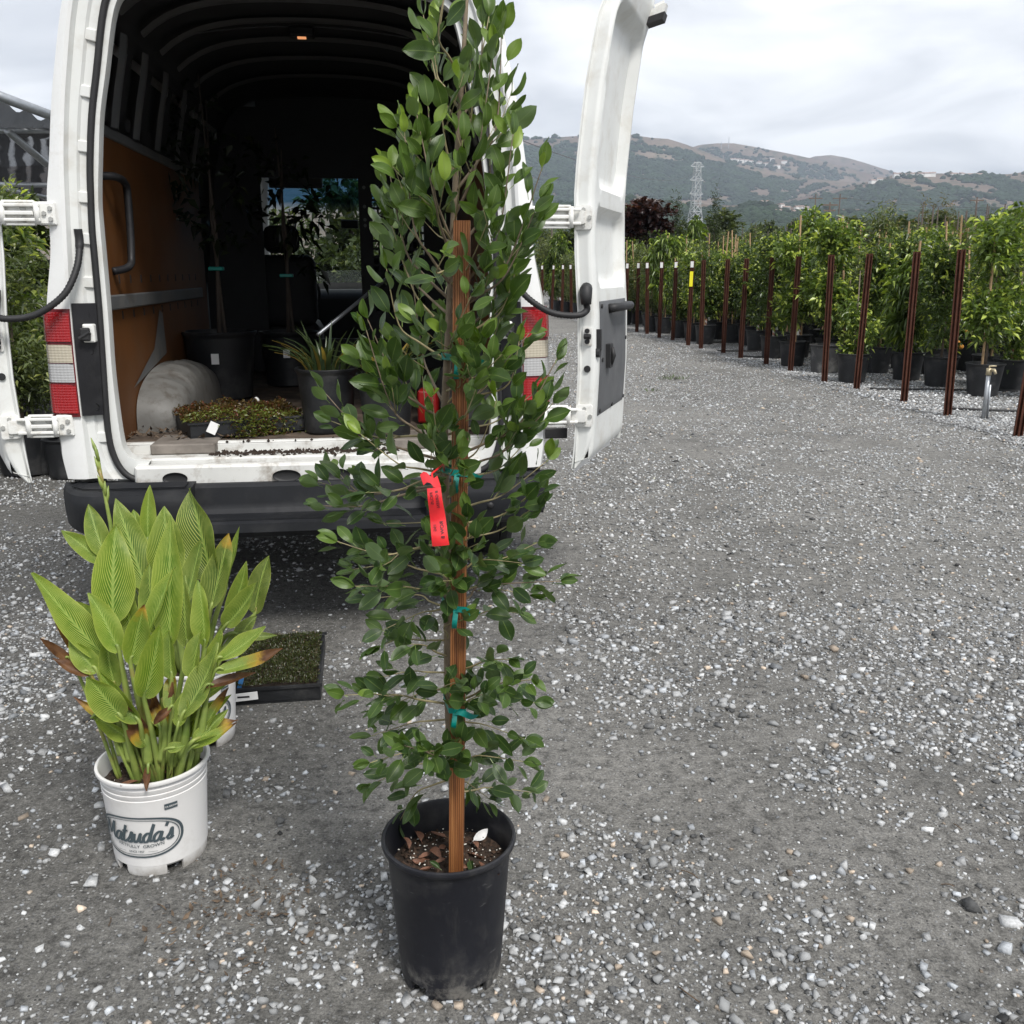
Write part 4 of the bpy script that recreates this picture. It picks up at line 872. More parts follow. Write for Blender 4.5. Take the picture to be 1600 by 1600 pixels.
# ------------------------------------------------------------------ sill
mb = MB(); mb.box(-.70, .70, .02, .07, .60, .742, .012); mb.build('rear_sill', M_SILL, VAN)
mb = MB(); mb.box(-.78, .78, .075, .22, .60, .762, .008); mb.build('sill_ledge', M_SILL, VAN)
mb = MB(); mb.box(-.80, .80, .22, .27, .70, FZ + .006, .01); mb.build('floor_edge', M_SILL, VAN)
for x0, x1 in ((-.66, -.40), (.34, .66)): mb = MB(); mb.box(x0, x1, .15, .40, .763, FZ + .012, .006); mb.build('tread_plank', M_PLANK, VAN)
for sx in (-1, 1):
    for cx in (.54, .10):
        mb = MB(); mb.lathe([(.0, 0), (.018, 0), (.024, .003), (.026, .01)], 20); o = mb.build('latch_recess', M_RUB, VAN, True); o.location = (sx * cx, .0195, .69); o.rotation_euler = (R(90), 0, 0); o.scale = (2.2 if cx < .2 else 1.9, 1, 1)
# soil crumbs along the sill
mb = MB()
for _ in range(520):
    x_ = random.uniform(-.42, .36); y_ = random.gauss(.15, .03); s_ = random.uniform(.003, .011); zf = .763 if y_ < .215 else FZ + .006
    if .07 < y_ < .26: mb.add([Vector((x_, y_, zf)) + Vector(v) * s_ * random.uniform(.6, 1.2) for v in OV], [tuple(f) for f in OF])
tag(mb.build('spilled_soil', M_SOIL), 'dark soil crumbs spilled along the white van sill', 'soil', kind='stuff'); bpy.data.objects['spilled_soil'].matrix_world = Matrix.Translation(VO) @ Matrix.Rotation(TH, 4, 'Z')
# ------------------------------------------------------------------ bumper
def bprof(x):
    """front y of the bumper at x, rounding the ends"""
    a = abs(x); return -.155 + .17 * max(0, (a - .80) / .175) ** 2.4
BR = empty('bumper'); BR.parent = VAN
for sx in (-1, 1):
    def bend(u, v, sx=sx):
        x = .46 + .515 * u; yf = bprof(x)
        P = [(.06, .678), (yf + .035, .672), (yf + .008, .660), (yf, .63), (yf + .004, .57), (yf + .02, .515), (yf + .06, .492), (.06, .488)]
        q = v * 7; i = min(6, int(q)); f = q - i; y_ = P[i][0] * (1 - f) + P[i + 1][0] * f; z = P[i][1] * (1 - f) + P[i + 1][1] * f
        return (sx * x, y_, z)
    mb = MB(); mb.grid(bend, 16, 21, sx < 0); mb.poly([bend(0, q / 21) for q in range(22)]); mb.build('bumper_end', M_BUMP, BR, True, 35)
    for k in range(5): mb = MB(); mb.tube([(sx * (.48 + .44 * q / 8), bprof(.48 + .44 * q / 8) + .052 + k * .02, .681) for q in range(9)], .004, 5); mb.build('grip_rib', M_BUMP, BR)
def bcen(u, v):
    x = -.46 + .92 * u; P = [(.06, .668), (-.005, .668), (-.02, .655), (-.03, .57), (-.045, .552), (-.13, .545), (-.152, .535), (-.155, .50), (-.13, .475), (.06, .47)]
    q = v * 9; i = min(8, int(q)); f = q - i; return (x, P[i][0] * (1 - f) + P[i + 1][0] * f, P[i][1] * (1 - f) + P[i + 1][1] * f)
mb = MB(); mb.grid(bcen, 4, 36); mb.build('bumper_step', M_BUMP, BR, True, 40)
for k in range(6): mb = MB(); mb.box(-.44, .44, -.135 + k * .014, -.129 + k * .014, .545, .552); mb.build('step_rib', M_BUMP, BR)
for x_ in (-.72, .72, .9): mb = MB(); mb.lathe([(0, 0), (.012, 0), (.013, -.004)], 14); o = mb.build('parking_sensor', M_RUB, BR, True); o.location = (x_, bprof(x_) - .002, .58); o.rotation_euler.x = R(90)
# ------------------------------------------------------------------ tail lights and black trim
def corner_at(z, t, out=.012):
    k = min(range(NR - 1), key=lambda i: abs(CV[0][i][1] - z)); O = np.array([interp(z, [c[1] for c in CV[0][:60]], [c[0] for c in CV[0][:60]]), z]); K = np.array([interp(z, [c[1] for c in CV[1][:60]], [c[0] for c in CV[1][:60]]), z])
    L = [(O[0] + .002, .13), (O[0] + .001, .09), (O[0] - .006, .05), (O[0] * .80 + K[0] * .20, .018), (O[0] * .5 + K[0] * .5, .006), (K[0] + .012, .0), (K[0], .002)]
    q = t * 6; i = min(5, int(q)); f = q - i; x = L[i][0] * (1 - f) + L[i + 1][0] * f; y = L[i][1] * (1 - f) + L[i + 1][1] * f
    return x + out * (1 - t) * .7, y - out * (.25 + t * .75)
for sx in (-1, 1):
    tl = empty('tail_light'); tl.parent = VAN
    def patch(z0, z1, t0, t1, out, nm, mt):
        mb = MB(); 
        def f(u, v):
            z = z0 + (z1 - z0) * v; e = min(1, 6 * min(u, 1 - u)) ; x, y = corner_at(z, t0 + (t1 - t0) * u, out * (.55 + .45 * e)); return (sx * x, y, z)
        mb.grid(f, 14, 6, sx < 0)
        for zq in (z0, z1):        # close the top and bottom rim
            mb.grid(lambda u, v: (lambda a, b: (sx * (a[0] * (1 - v) + b[0] * v), a[1] * (1 - v) + b[1] * v, zq))(corner_at(zq, t0 + (t1 - t0) * u, out), corner_at(zq, t0 + (t1 - t0) * u, -.01)), 14, 1)
        return mb.build(nm, mt, tl, True, 40)
    patch(.950, 1.362, .0, .99, .010, 'housing', M_LRIM)
    patch(1.240, 1.350, .06, .93, .016, 'red_lens', M_LRED); patch(1.160, 1.228, .10, .93, .014, 'amber_lens', M_LAMB); patch(1.085, 1.156, .10, .93, .014, 'clear_lens', M_LCLR); patch(.965, 1.076, .06, .93, .016, 'red_lens', M_LRED)
    def trim(u, v):
        z = .952 + .43 * v; k0 = interp(z, [c[1] for c in CV[1][:60]], [c[0] for c in CV[1][:60]]); k1 = interp(z, [c[1] for c in CV[2][:60]], [c[0] for c in CV[2][:60]])
        x = k0 - .004 + (k1 + .006 - k0 + .004) * u; return (sx * x, .004 + .026 * u - .004 * math.sin(u * 3.14), z)
    mb = MB(); mb.grid(trim, 6, 16, sx < 0)
    mb.grid(lambda u, v: (trim(u, 1)[0], trim(u, 1)[1] + .04 * v, 1.382), 6, 1); TR = mb.build('light_trim_panel', M_BLK, VAN, True, 30)
    for z in (1.34, 1.20, .985): mb = MB(); mb.lathe([(0, -.007), (.011, -.006), (.013, 0)], 14); o = mb.build('clip', M_BLK, TR, True); o.location = (sx * .815, .017, z); o.rotation_euler.x = R(90)
    mb = MB(); mb.box(sx * .808 - .022, sx * .808 + .022, -.004, .03, 1.235, 1.305, .006); mb.build('latch_plate', M_HING, TR)
    mb = MB(); mb.box(sx * .818 - .018, sx * .818 + .018, -.020, .0, 1.242, 1.292, .006); mb.tube([(sx * .84, -.014, 1.25), (sx * .80, -.014, 1.275)], .009, 8); mb.build('latch', M_RUB, TR)

# ------------------------------------------------------------------ rear doors, folded back along the sides
DW = .745; DT = .082
ZB = [.70, .82, 1.10, 1.33, 1.56, 1.80, 1.92, 2.2, 2.47, 2.62]; SB = [.012, .016, .024, .02, .006, 0, .004, .022, .05, .085]
def bow(z): return interp(z, ZB, SB)
def edge0(z): return interp(z, [.7, 1.4, 1.6, 1.8, 2.06, 2.3, 2.45, 2.6], [.0, .0, .006, .012, .03, .06, .09, .15])      # hinge edge follows the body side
def ztop_unused(u): return 2.62 - .14 * (1 - min(1, u / .22)) ** 2
def zbot(u): return .70 + (.03 * u)
def make_door(sx):
    dr = empty('rear_door', (sx * 1.07, .02, 0)); dr.parent = VAN; ang = R(24.5)
    ud = Vector((sx * math.sin(ang), math.cos(ang), 0)); vd = Vector((sx * math.cos(ang), -math.sin(ang), 0))
    def P(u, v, z): return ud * (u) + vd * (v + bow(z) * 1.25) + Vector((0, 0, z))
    def rr(u, z, u0, u1, z0, z1, r, soft):
        dx_ = max(u0 + r - u, u - u1 + r, 0); dz = max(z0 + r - z, z - z1 + r, 0); d = r - math.hypot(dx_, dz) if (dx_ > 0 or dz > 0) else min(u - u0, u1 - u, z - z0, z1 - z)
        return max(0, min(1, d / soft))
    def inner(uu, vv):
        z = zbot(0) + .03 + (2.70 - .73) * vv; e = edge0(z); u = e + .012 + (DW - e - .02) * uu
        h = DT - .045 * rr(u, z, .09, .69, 1.83, 2.52, .10, .028) - .045 * rr(u, z, .08, .69, 1.43, 1.76, .09, .028)
        edge = min(1, min(uu, 1 - uu, vv * 2, (1 - vv) * 2) * 22); h -= .014 * (1 - edge) ** 2
        return P(u, h, z)
    mb = MB(); mb.grid(inner, 44, 90, sx < 0); mb.build('inner_panel', M_JAMB, dr, True, 45)
    def outer(uu, vv):
        z = .66 + 2.06 * vv; e = edge0(z); u = e - .008 + (DW - e + .012) * uu; b = .012 * max(0, (abs(2 * uu - 1) - .8) / .2) ** 2
        return P(u, .004 + b, z)
    mb = MB(); mb.grid(outer, 16, 40, sx > 0); mb.build('outer_skin', M_PAINT, dr, True, 45)
    def hedge(uu, vv):          # the hinge side face towards the road
        z = .69 + 2.02 * vv; e = edge0(z); prof = [(.012, .004), (-.008, .008), (-.008, .014), (.006, .022), (.004, .045), (.002, .062), (.006, DT - .009), (.014, DT - .004)]
        q = uu * 7; i = min(6, int(q)); f = q - i; a = prof[i][0] * (1 - f) + prof[i + 1][0] * f; b = prof[i][1] * (1 - f) + prof[i + 1][1] * f
        t_ = max(0, min(1, (z - .69) / .12)); b = b * (.25 + .75 * t_ ** .6)
        return P(e + a, b, z)
    mb = MB(); mb.grid(hedge, 28, 60, sx < 0); HE_ = mb.build('hinge_edge', M_JAMB, dr, True, 50)
    mb = MB(); mb.grid(lambda u, v: P(DW, .008 + (DT - .02) * u, .70 + 2.0 * v), 3, 30); mb.grid(lambda u, v: P(.0 + DW * u, .01 + (DT - .03) * v, .715 + .02 * v), 8, 2); mb.grid(lambda u, v: P(.14 + (DW - .14) * u, .008 + (DT - .02) * v, 2.70), 8, 2); mb.build('free_edge', M_JAMB, dr, True)
    # grey trim with handle rod and release
    def trimp(uu, vv):
        z = .905 + .475 * vv; u = .075 + .58 * uu; r = min(uu * .58, (1 - uu) * .58, vv * .475, (1 - vv) * .475); return P(u, DT + .007 - .006 * max(0, 1 - r / .012) ** 2, z)
    mb = MB(); mb.grid(trimp, 30, 26, sx < 0); G = mb.build('trim_panel', M_GREY, dr, True, 40)
    for (u, z) in [(.095, .925), (.095, 1.36), (.63, .925), (.63, 1.2), (.36, .92), (.10, 1.14)]:
        mb = MB(); mb.tube([P(u, DT + .002, z), P(u, DT + .011, z)], .009, 10); mb.build('screw', M_RUB, G)
    mb = MB(); mb.box(0, 1, 0, 1, 0, 1); mb.v = [P(.17 + .06 * (a > .5), DT + .005 + .022 * (b > .5), 1.10 + .10 * (c > .5)) for a, b, c in mb.v]; RB = mb.build('release_bezel', M_RUB, G)
    mb = MB(); mb.tube([P(.20, DT + .024, 1.115), P(.20, DT + .036, 1.15), P(.20, DT + .028, 1.185)], .010, 8); mb.build('release_lever', M_RUB, RB, True)
    mb = MB(); mb.tube([P(.24, DT + .004, 1.345), P(.26, DT + .030, 1.350), P(.30, DT + .05, 1.352), P(.52, DT + .05, 1.352), P(.56, DT + .03, 1.35), P(.58, DT + .004, 1.345)], [.02, .019, .018, .018, .019, .02], 10); mb.build('pull_handle', M_RUB, dr, True)
    mb = MB(); mb.tube([P(.035, DT - .006, 1.175), P(.035, DT + .012, 1.175)], .02, 10); mb.box(0, 1, 0, 1, 0, 1); n8 = len(mb.v) - 8; mb.v[n8:] = [tuple(P(.028 + .018 * (a > .5), DT - .004 + .02 * (b > .5), 1.185 + .085 * (c > .5))) for a, b, c in mb.v[n8:]]; mb.build('buffer', M_RUB, dr)
    # top catch on the free edge
    tz = 2.57; mb = MB(); mb.box(0, 1, 0, 1, 0, 1); mb.v = [P(DW - .10 + .08 * (a > .5), DT - .01 + .075 * (b > .5) , tz - .03 + .03 * (c > .5) + .02 * (b > .5)) for a, b, c in mb.v]; CT = mb.build('catch', M_RUB, dr)
    mb = MB(); mb.box(0, 1, 0, 1, 0, 1); mb.v = [P(DW - .085 + .05 * (a > .5), DT + .0 + .06 * (b > .5), tz + .0 + .035 * (c > .5) + .02 * (b > .5)) for a, b, c in mb.v]; mb.tube([P(DW - .06, DT + .01, tz + .045), P(DW - .06, DT + .05, tz + .06)], .014, 8); mb.build('catch_plate', M_HING, CT)
    # fittings on the hinge edge
    def fit(u0, v, z): return P(edge0(z) + u0, v, z)
    mb = MB(); mb.box(0, 1, 0, 1, 0, 1, .12); mb.v = [fit(-.004 + .01 * a, .028 + .04 * b, 1.205 + .075 * c) for a, b, c in mb.v]; PL = mb.build('striker_plate', M_HING, HE_, True, 30)
    mb = MB(); 
    for z in (1.222, 1.265): mb.tube([fit(-.002, .048, z), fit(-.014, .048, z)], .010, 10)
    mb.tube([fit(-.016, .038, 1.243), fit(-.018, .064, 1.243)], .011, 8); mb.build('striker', M_RUB, HE_)
    mb = MB(); mb.tube([fit(.004, .046, 1.11), fit(-.003, .046, 1.11)], .014, 16); mb.build('plug', M_RUB, HE_)
    mb = MB(); mb.tube([fit(.0, .05, 1.435), fit(-.014, .05, 1.43), fit(-.02, .05, 1.40), fit(-.022, .05, 1.37)], [.024, .026, .024, .02], 12); mb.build('hose_boot', M_RUB, HE_, True)
    # corrugated harness hose from door to jamb
    a = fit(-.022, .05, 1.37) + Vector((sx * 1.07, .02, 0)); b = Vector((sx * .815, .03, 1.60))
    path = crom([b + Vector((0, 0, .055)), b, Vector((sx * .822, -.01, 1.515)), Vector((sx * .86, -.045, 1.425)), Vector((sx * .93, -.06, 1.365)), Vector((sx * 1.0, -.06, 1.335)), a + Vector((-sx * .04, -.035, -.04)), a + Vector((0, -.012, -.022)), a], 14)
    mb = MB(); rad = [.0115 + .0022 * (k % 2) * (k > 16) + (.004 if k <= 16 else 0) for k in range(len(path))]; mb.tube(path, rad, 9); mb.build('harness_hose', M_RUB, VAN, True, 60)
    # hinges
    for z in (1.708, .917):
        h = empty('door_hinge'); h.parent = VAN; k0 = interp(z, [c[1] for c in CV[1][:60]], [c[0] for c in CV[1][:60]]) + .03; dp = P(edge0(z) + .0, .045, z) + Vector((sx * 1.07, .02, 0))
        dv = vd
        mb = MB()
        xs0 = k0; xb = abs(W2V(V2W((sx * interp(z, [c[1] for c in CV[0][:60]], [c[0] for c in CV[0][:60]]), 0, z))).x)
        mb.box(min(sx * xs0, sx * (xs0 + .065)), max(sx * xs0, sx * (xs0 + .065)), -.010, .006, z - .042, z + .042, .007); mb.build('body_plate', M_HING, h)
        mb = MB()
        for dz in (-.030, .022): mb.box(min(sx * (xs0 + .05), sx * 1.10), max(sx * (xs0 + .05), sx * 1.10), -.030, -.016, z + dz, z + dz + .012, .003)
        mb.box(min(sx * (xs0 + .07), sx * 1.06), max(sx * (xs0 + .07), sx * 1.06), -.022, -.004, z - .044, z - .034, .003); mb.box(min(sx * (xs0 + .07), sx * 1.06), max(sx * (xs0 + .07), sx * 1.06), -.022, -.004, z + .036, z + .046, .003)
        mb.box(min(sx * (xs0 + .07), sx * 1.06), max(sx * (xs0 + .07), sx * 1.06), -.008, -.002, z - .036, z + .036)
        mb.box(min(sx * (xs0 + .075), sx * 1.07), max(sx * (xs0 + .075), sx * 1.07), -.026, -.01, z - .007, z + .008, .003); mb.build('link_arm', M_HING, h)
        mb = MB()
        for xq in (xs0 + .062, 1.06): mb = MB(); mb.tube([(sx * xq, -.022, z - .04), (sx * xq, -.022, z + .04)], .011, 10); mb.build('pin', M_HING, h, True)
        mb = MB(); q0 = dp + dv * -.045; n_ = -ud
        mb.box(0, 1, 0, 1, 0, 1, .1); mb.v = [q0 + dv * (.010 + .07 * a) + n_ * (-.004 + .016 * b) + Vector((0, 0, -.046 + .092 * c)) for a, b, c in mb.v]; mb.build('door_plate', M_HING, h, True, 30)
        mb = MB(); mb.box(0, 1, 0, 1, 0, 1, .1); mb.v = [q0 + dv * (-.035 + .09 * a) + n_ * (.010 + .014 * b) + Vector((0, 0, -.026 + .052 * c)) for a, b, c in mb.v]; mb.build('knuckle', M_HING, h, True, 30)
        MBO = simple('bolt_grey', (.4, .4, .38), .4, .1, metal=.3)
        for (dq, dz) in [(.035, .03), (.06, 0), (.035, -.03)]: mb = MB(); mb.tube([q0 + dv * (dq + .012) + n_ * .010 + Vector((0, 0, dz)), q0 + dv * (dq + .012) + n_ * .018 + Vector((0, 0, dz))], .0085, 6); mb.build('bolt', MBO, h)
        for (dx_, dz) in [(.018, .018), (.04, 0), (.018, -.02)]: mb = MB(); mb.tube([(sx * (xs0 + dx_), -.006, z + dz), (sx * (xs0 + dx_), -.018, z + dz)], .0085, 6); mb.build('bolt', MBO, h)
        for dz in (-.02, .018): mb = MB(); mb.tube([(sx * .99, -.012, z + dz), (sx * .99, -.006, z + dz)], .011, 12); mb.build('bolt', MBO, h)
    return dr
make_door(-1); make_door(1)
tag(VAN, 'white cargo van with its rear doors swung fully open, loaded with plants', 'van')
mb = MB(); mb.box(.0, .10, .0, .012, 0, .045, .004); o = mb.build('door_stay', M_RUB, VAN); o.location = (.985, .12, .80)
# ================================================================== THINGS IN THE VAN
random.seed(5)
def put(o, p): o.matrix_world = Matrix.Translation(V2W(p)) @ Matrix.Rotation(TH, 4, 'Z'); return o
def vroot(name, p): e = empty(name, V2W(p), TH); return e
def tray(name, p, w, d, h, rz, mat=M_POT, tilt=0):
    r = empty(name, p, rz); r.rotation_euler.x = tilt; mb = MB(); t_ = .012
    mb.box(-w / 2, w / 2, -d / 2, d / 2, 0, .006); 
    for (a, b, c, e) in [(-w / 2, w / 2, -d / 2, -d / 2 + t_), (-w / 2, w / 2, d / 2 - t_, d / 2), (-w / 2, -w / 2 + t_, -d / 2 + t_, d / 2 - t_), (w / 2 - t_, w / 2, -d / 2 + t_, d / 2 - t_)]: mb.box(a, b, c, e, .006, h, .002)
    for (a, b, c, e) in [(-w / 2 - .008, w / 2 + .008, -d / 2 - .008, -d / 2 + .004), (-w / 2 - .008, w / 2 + .008, d / 2 - .004, d / 2 + .008)]: mb.box(a, b, c, e, h - .006, h + .002)
    mb.build('tray_box', mat, r); mb = MB(); mb.grid(lambda u, v: ((u - .5) * (w - .03), (v - .5) * (d - .03), h - .014 + .006 * random.random()), 14, 10); mb.build('soil', M_SOIL, r, True); return r
# trailing ground cover flat in the van
g0 = vfloor(372, 672, FZ); r = tray('ground_cover_tray', V2W((g0.x, g0.y, FZ + .012)), .50, .42, .065, TH + .38, tilt=0)
n = 5200; x = RNG.uniform(-.26, .26, n); y = RNG.uniform(-.22, .22, n); hz = .045 + .095 * fbm(x * 11 + 3, y * 11, 4, 4) * RNG.random(n) ** .4
spill = RNG.random(n) < .16; y[spill] = -.21 - RNG.random(spill.sum()) ** 2 * .05; x[spill] = RNG.normal(.05, .07, spill.sum()); hz[spill] = .085 - RNG.random(spill.sum()) * .10; hz = np.maximum(hz, -.005)
Dr = RNG.normal(0, .7, (n, 3)); Dr[:, 2] = np.abs(Dr[:, 2]) * .8; L_ = RNG.uniform(.009, .026, n); cc = tint(n, (.05, .035, .012), (.14, .10, .03), (.16, .06, .03), .25)
grn = (y < -.08); cc[grn & (RNG.random(n) < .6), :3] = (.14, .17, .035)
V_, F_, C_ = leaf_cards(np.stack([x, y, hz], 1), Dr, L_, L_ * .4, cc); tag(link('ground_cover', np_mesh('ground_cover', V_, F_, M_FOL, col=C_), r), kind='stuff')
mb = MB(); mb.box(-.02, .02, -.002, .002, 0, .05, 0, Matrix.Translation((-.17, -.225, .02)) @ Matrix.Rotation(.5, 4, 'Y')); mb.build('white_label', M_TAGW, r)
tag(r, 'flat of trailing reddish green ground cover spilling over its black tray on the van floor', 'plant tray')
# two black pots of strappy plants
M_STRAP = M_FOL
def strappy(p, rt, h, n, label):
    r = empty('strappy_plant', p, random.uniform(0, 6)); mb = MB(); mb.lathe(pot_profile(rt, rt * .8, h), 32); mb.build('pot', M_POT, r, True, 40); mb = MB(); mb.lathe([(rt * .93, h * .88), (rt * .5, h * .9), (0, h * .9)], 20); mb.build('soil', M_SOIL, r, True)
    for _ in range(n):
        a = random.uniform(0, 6.28); q = rt * .7 * math.sqrt(random.random()); b = Vector((q * math.cos(a), q * math.sin(a), h * .88)); L = random.uniform(.12, .26); out = random.uniform(.2, 1.1); d = Vector((math.cos(a), math.sin(a), 0)); s_ = Vector((-d.y, d.x, 0)); W_ = random.uniform(.005, .009)
        V = []; 
        for k in range(6):
            t = k / 5; c = b + d * (out * L * t * t * .9 + .02 * t) + Vector((0, 0, L * (t - .38 * out * t * t))); ww = W_ * (1 - t ** 2.5) + .0008; V += [c - s_ * ww, c + Vector((0, 0, -.002)), c + s_ * ww]
        Fs = [(k * 3 + j, k * 3 + j + 1, k * 3 + j + 4, k * 3 + j + 3) for k in range(5) for j in (0, 1)]
        yl = random.random() < .16; col = np.tile([*((.26, .19, .05) if yl else random.choice([(.05, .075, .03), (.07, .10, .045), (.035, .06, .022)])), 1], (len(V), 1))
        link('leaf', np_mesh('leaf', np.array([tuple(v) for v in V]), Fs, M_FOL, True, col), r)
    return tag(r, label, 'potted plant')
p1 = vfloor(512, 682, FZ); p1.y += .13; p2 = vfloor(606, 690, FZ); p2.y += .13
strappy(V2W((p1.x, p1.y, FZ)), .135, .29, 60, 'strappy leaved plant in black pot beside the ground cover flat in the van')
strappy(V2W((p2.x, p2.y, FZ)), .125, .28, 60, 'strappy leaved plant in black pot nearer the right side of the van')
# dark potted trees deeper inside
for (px, py, yl, rt, h, th_, lb) in [(350, 620, 1.75, .2, .38, 1.35, 'tall potted tree in large black pot deep inside the van'), (275, 600, 2.3, .18, .34, 1.3, 'potted tree against the orange plywood deep inside the van'), (455, 600, 2.35, .18, .34, 1.2, 'dark leafy potted tree near the bulkhead inside the van')]:
    c = vplane(px, py, yl); r = vroot('loaded_tree', (c.x, yl, FZ)); mb = MB(); mb.lathe(pot_profile(rt, rt * .82, h), 30); mb.build('pot', M_POT, r, True, 40); mb = MB(); mb.lathe([(rt * .93, h * .86), (0, h * .88)], 18); mb.build('soil', M_SOIL, r, True)
    mb = MB(); mb.tube([(0, 0, h * .85), (.02, .01, h + .5), (-.01, 0, h + th_)], [.014, .010, .004], 8); mb.tube([(.035, 0, h * .85), (.0, .02, h + .6), (.02, .01, h + th_ * .9)], [.010, .008, .004], 8); mb.build('trunk', M_FBARK, r, True)
    mb = MB(); mb.box(-.03, .05, -.03, .03, h + .33, h + .35, .004); mb.build('green_tie', simple('green_tape', (.0, .24, .20), .4, .1), r)
    V_, F_, C_ = crown_mesh(blobs=[(random.uniform(-.2, .2), random.uniform(-.2, .2), h + z, .16, .16, .16) for z in np.linspace(.45, th_ * .85, 9)], n=240, L=.08, asp=.4, cols=((.008, .014, .006), (.02, .032, .012), (.05, .06, .02), .1)); link('crown', np_mesh('crown', V_, F_, M_FOL, col=C_), r)
    mb = MB(); mb.box(-.02, .02, -rt * .97 - .004, -rt * .97 + .004, h * .55, h * .7); mb.build('label', M_TAGW, r); tag(r, lb, 'tree')
a, b = vplane(497, 523, .95), vplane(645, 402, 2.0); mb = MB(); mb.tube([V2W(a), V2W(b)], .010, 8); tag(mb.build('metal_pole', M_GALV, smooth=True), 'grey metal pole leaning diagonally over the black pots in the van', 'pole')
c = vplane(668, 545, .7); mb = MB(); mb.box(-.05, .05, -.06, .06, -.07, .09, .015); mb.tube([(0, 0, .08), (.01, 0, .13)], .016, 10); o = mb.build('red_canister', simple('red_plastic', (.35, .01, .01), .4, .1), None, True, 40); c2 = V2W((c.x, .7, FZ + .07)); o.location = c2; tag(o, 'small red canister on the van floor behind the tree', 'canister')
# scraps on the van floor
mb = MB(); mb.grid(lambda u, v: (.07 * (u - .5) + .01 * math.sin(v * 5), .09 * (v - .5), .012 + .02 * math.sin(u * 4 + v * 3) + .02 * v), 6, 6); o = mb.build('paper_scrap', M_TAGW, None, True); f_ = vfloor(240, 672, FZ); put(o, (f_.x, f_.y, FZ + .004)); o['label'] = 'crumpled white paper label on the dirty van floor'; o['category'] = 'paper'
mb = MB(); litter(mb, (0, 0, 0), 260, .32, .03, .5); o = mb.build('floor_debris', M_LIT); f_ = vfloor(250, 700, FZ); put(o, (-.52, .52, FZ + .004)); tag(o, 'dry brown plant debris scattered on the van floor by the wheel arch', 'debris', kind='stuff')
mb = MB(); mb.grid(lambda u, v: (.03 * (u - .5), .03 * (v - .5), .02 * math.sin(u * 3) + .012), 4, 4); o = mb.build('white_tag', M_TAGW, None, True); c = V2W((g0.x + .09, g0.y - .02, FZ + .12)); o.location = c; tag(o, 'small white plant tag on top of the ground cover flat', 'tag')

# ================================================================== SEDUM FLAT on the ground
a, b = ground(362, 1103), ground(497, 1094); rz = math.atan2(b.y - a.y, b.x - a.x); w_ = (b - a).length + .02; c = (a + b) / 2 + Vector((-math.sin(rz), math.cos(rz), 0)) * .25
r = tray('sedum_tray', c, w_, .50, .062, rz)
n = 9000; x = RNG.uniform(-w_ / 2 + .012, w_ / 2 - .012, n); y = RNG.uniform(-.238, .238, n); hz = .055 + .026 * fbm(x * 16, y * 16, 3, 8); Dr = RNG.normal(0, .6, (n, 3)); Dr[:, 2] = np.abs(Dr[:, 2]) + .3; L_ = RNG.uniform(.007, .016, n)
cc = tint(n, (.028, .036, .012), (.065, .08, .022), (.085, .065, .03), .16); V_, F_, C_ = leaf_cards(np.stack([x, y, hz], 1), Dr, L_, L_ * .35, cc, .1); tag(link('ground_cover', np_mesh('ground_cover', V_, F_, M_FOL, col=C_), r), kind='stuff')
mb = MB(); mb.box(-.055, .045, -.262, -.257, .022, .05, 0, Matrix.Translation((-.10, 0, 0)) @ Matrix.Rotation(-.06, 4, 'Y')); mb.build('white_label', M_TAGW, r)
mb = MB(); mb.box(-.15, -.03, -.2635, -.2625, .034, .040, 0); mb.v = [(p[0] * .35 - .075, p[1], p[2]) for p in mb.v]; mb.build('label_print', M_RUB, r)
mb = MB(); mb.box(-.008, .008, -.002, .002, 0, .05, 0, Matrix.Translation((-w_ / 2 + .035, -.225, .05)) @ Matrix.Rotation(.3, 4, 'Y')); mb.build('blue_tag', M_TAGB, r)
tag(r, 'low black flat of dense green ground cover on the gravel behind the van', 'plant tray')
# dark pots standing left of the van behind the door
for (px, py) in [(15, 742), (60, 745), (92, 752)]:
    p = ground(px, py); mb = MB(); mb.lathe(pot_profile(.15, .125, .3), 24); mb.lathe([(.14, .26), (0, .27)], 16); o = mb.build('black_pot', M_POT, None, True, 40); o.location = (p.x, p.y + .15, 0); tag(o, 'black nursery pot on the gravel under the left rear door', 'pot', 'black pots left of the van')

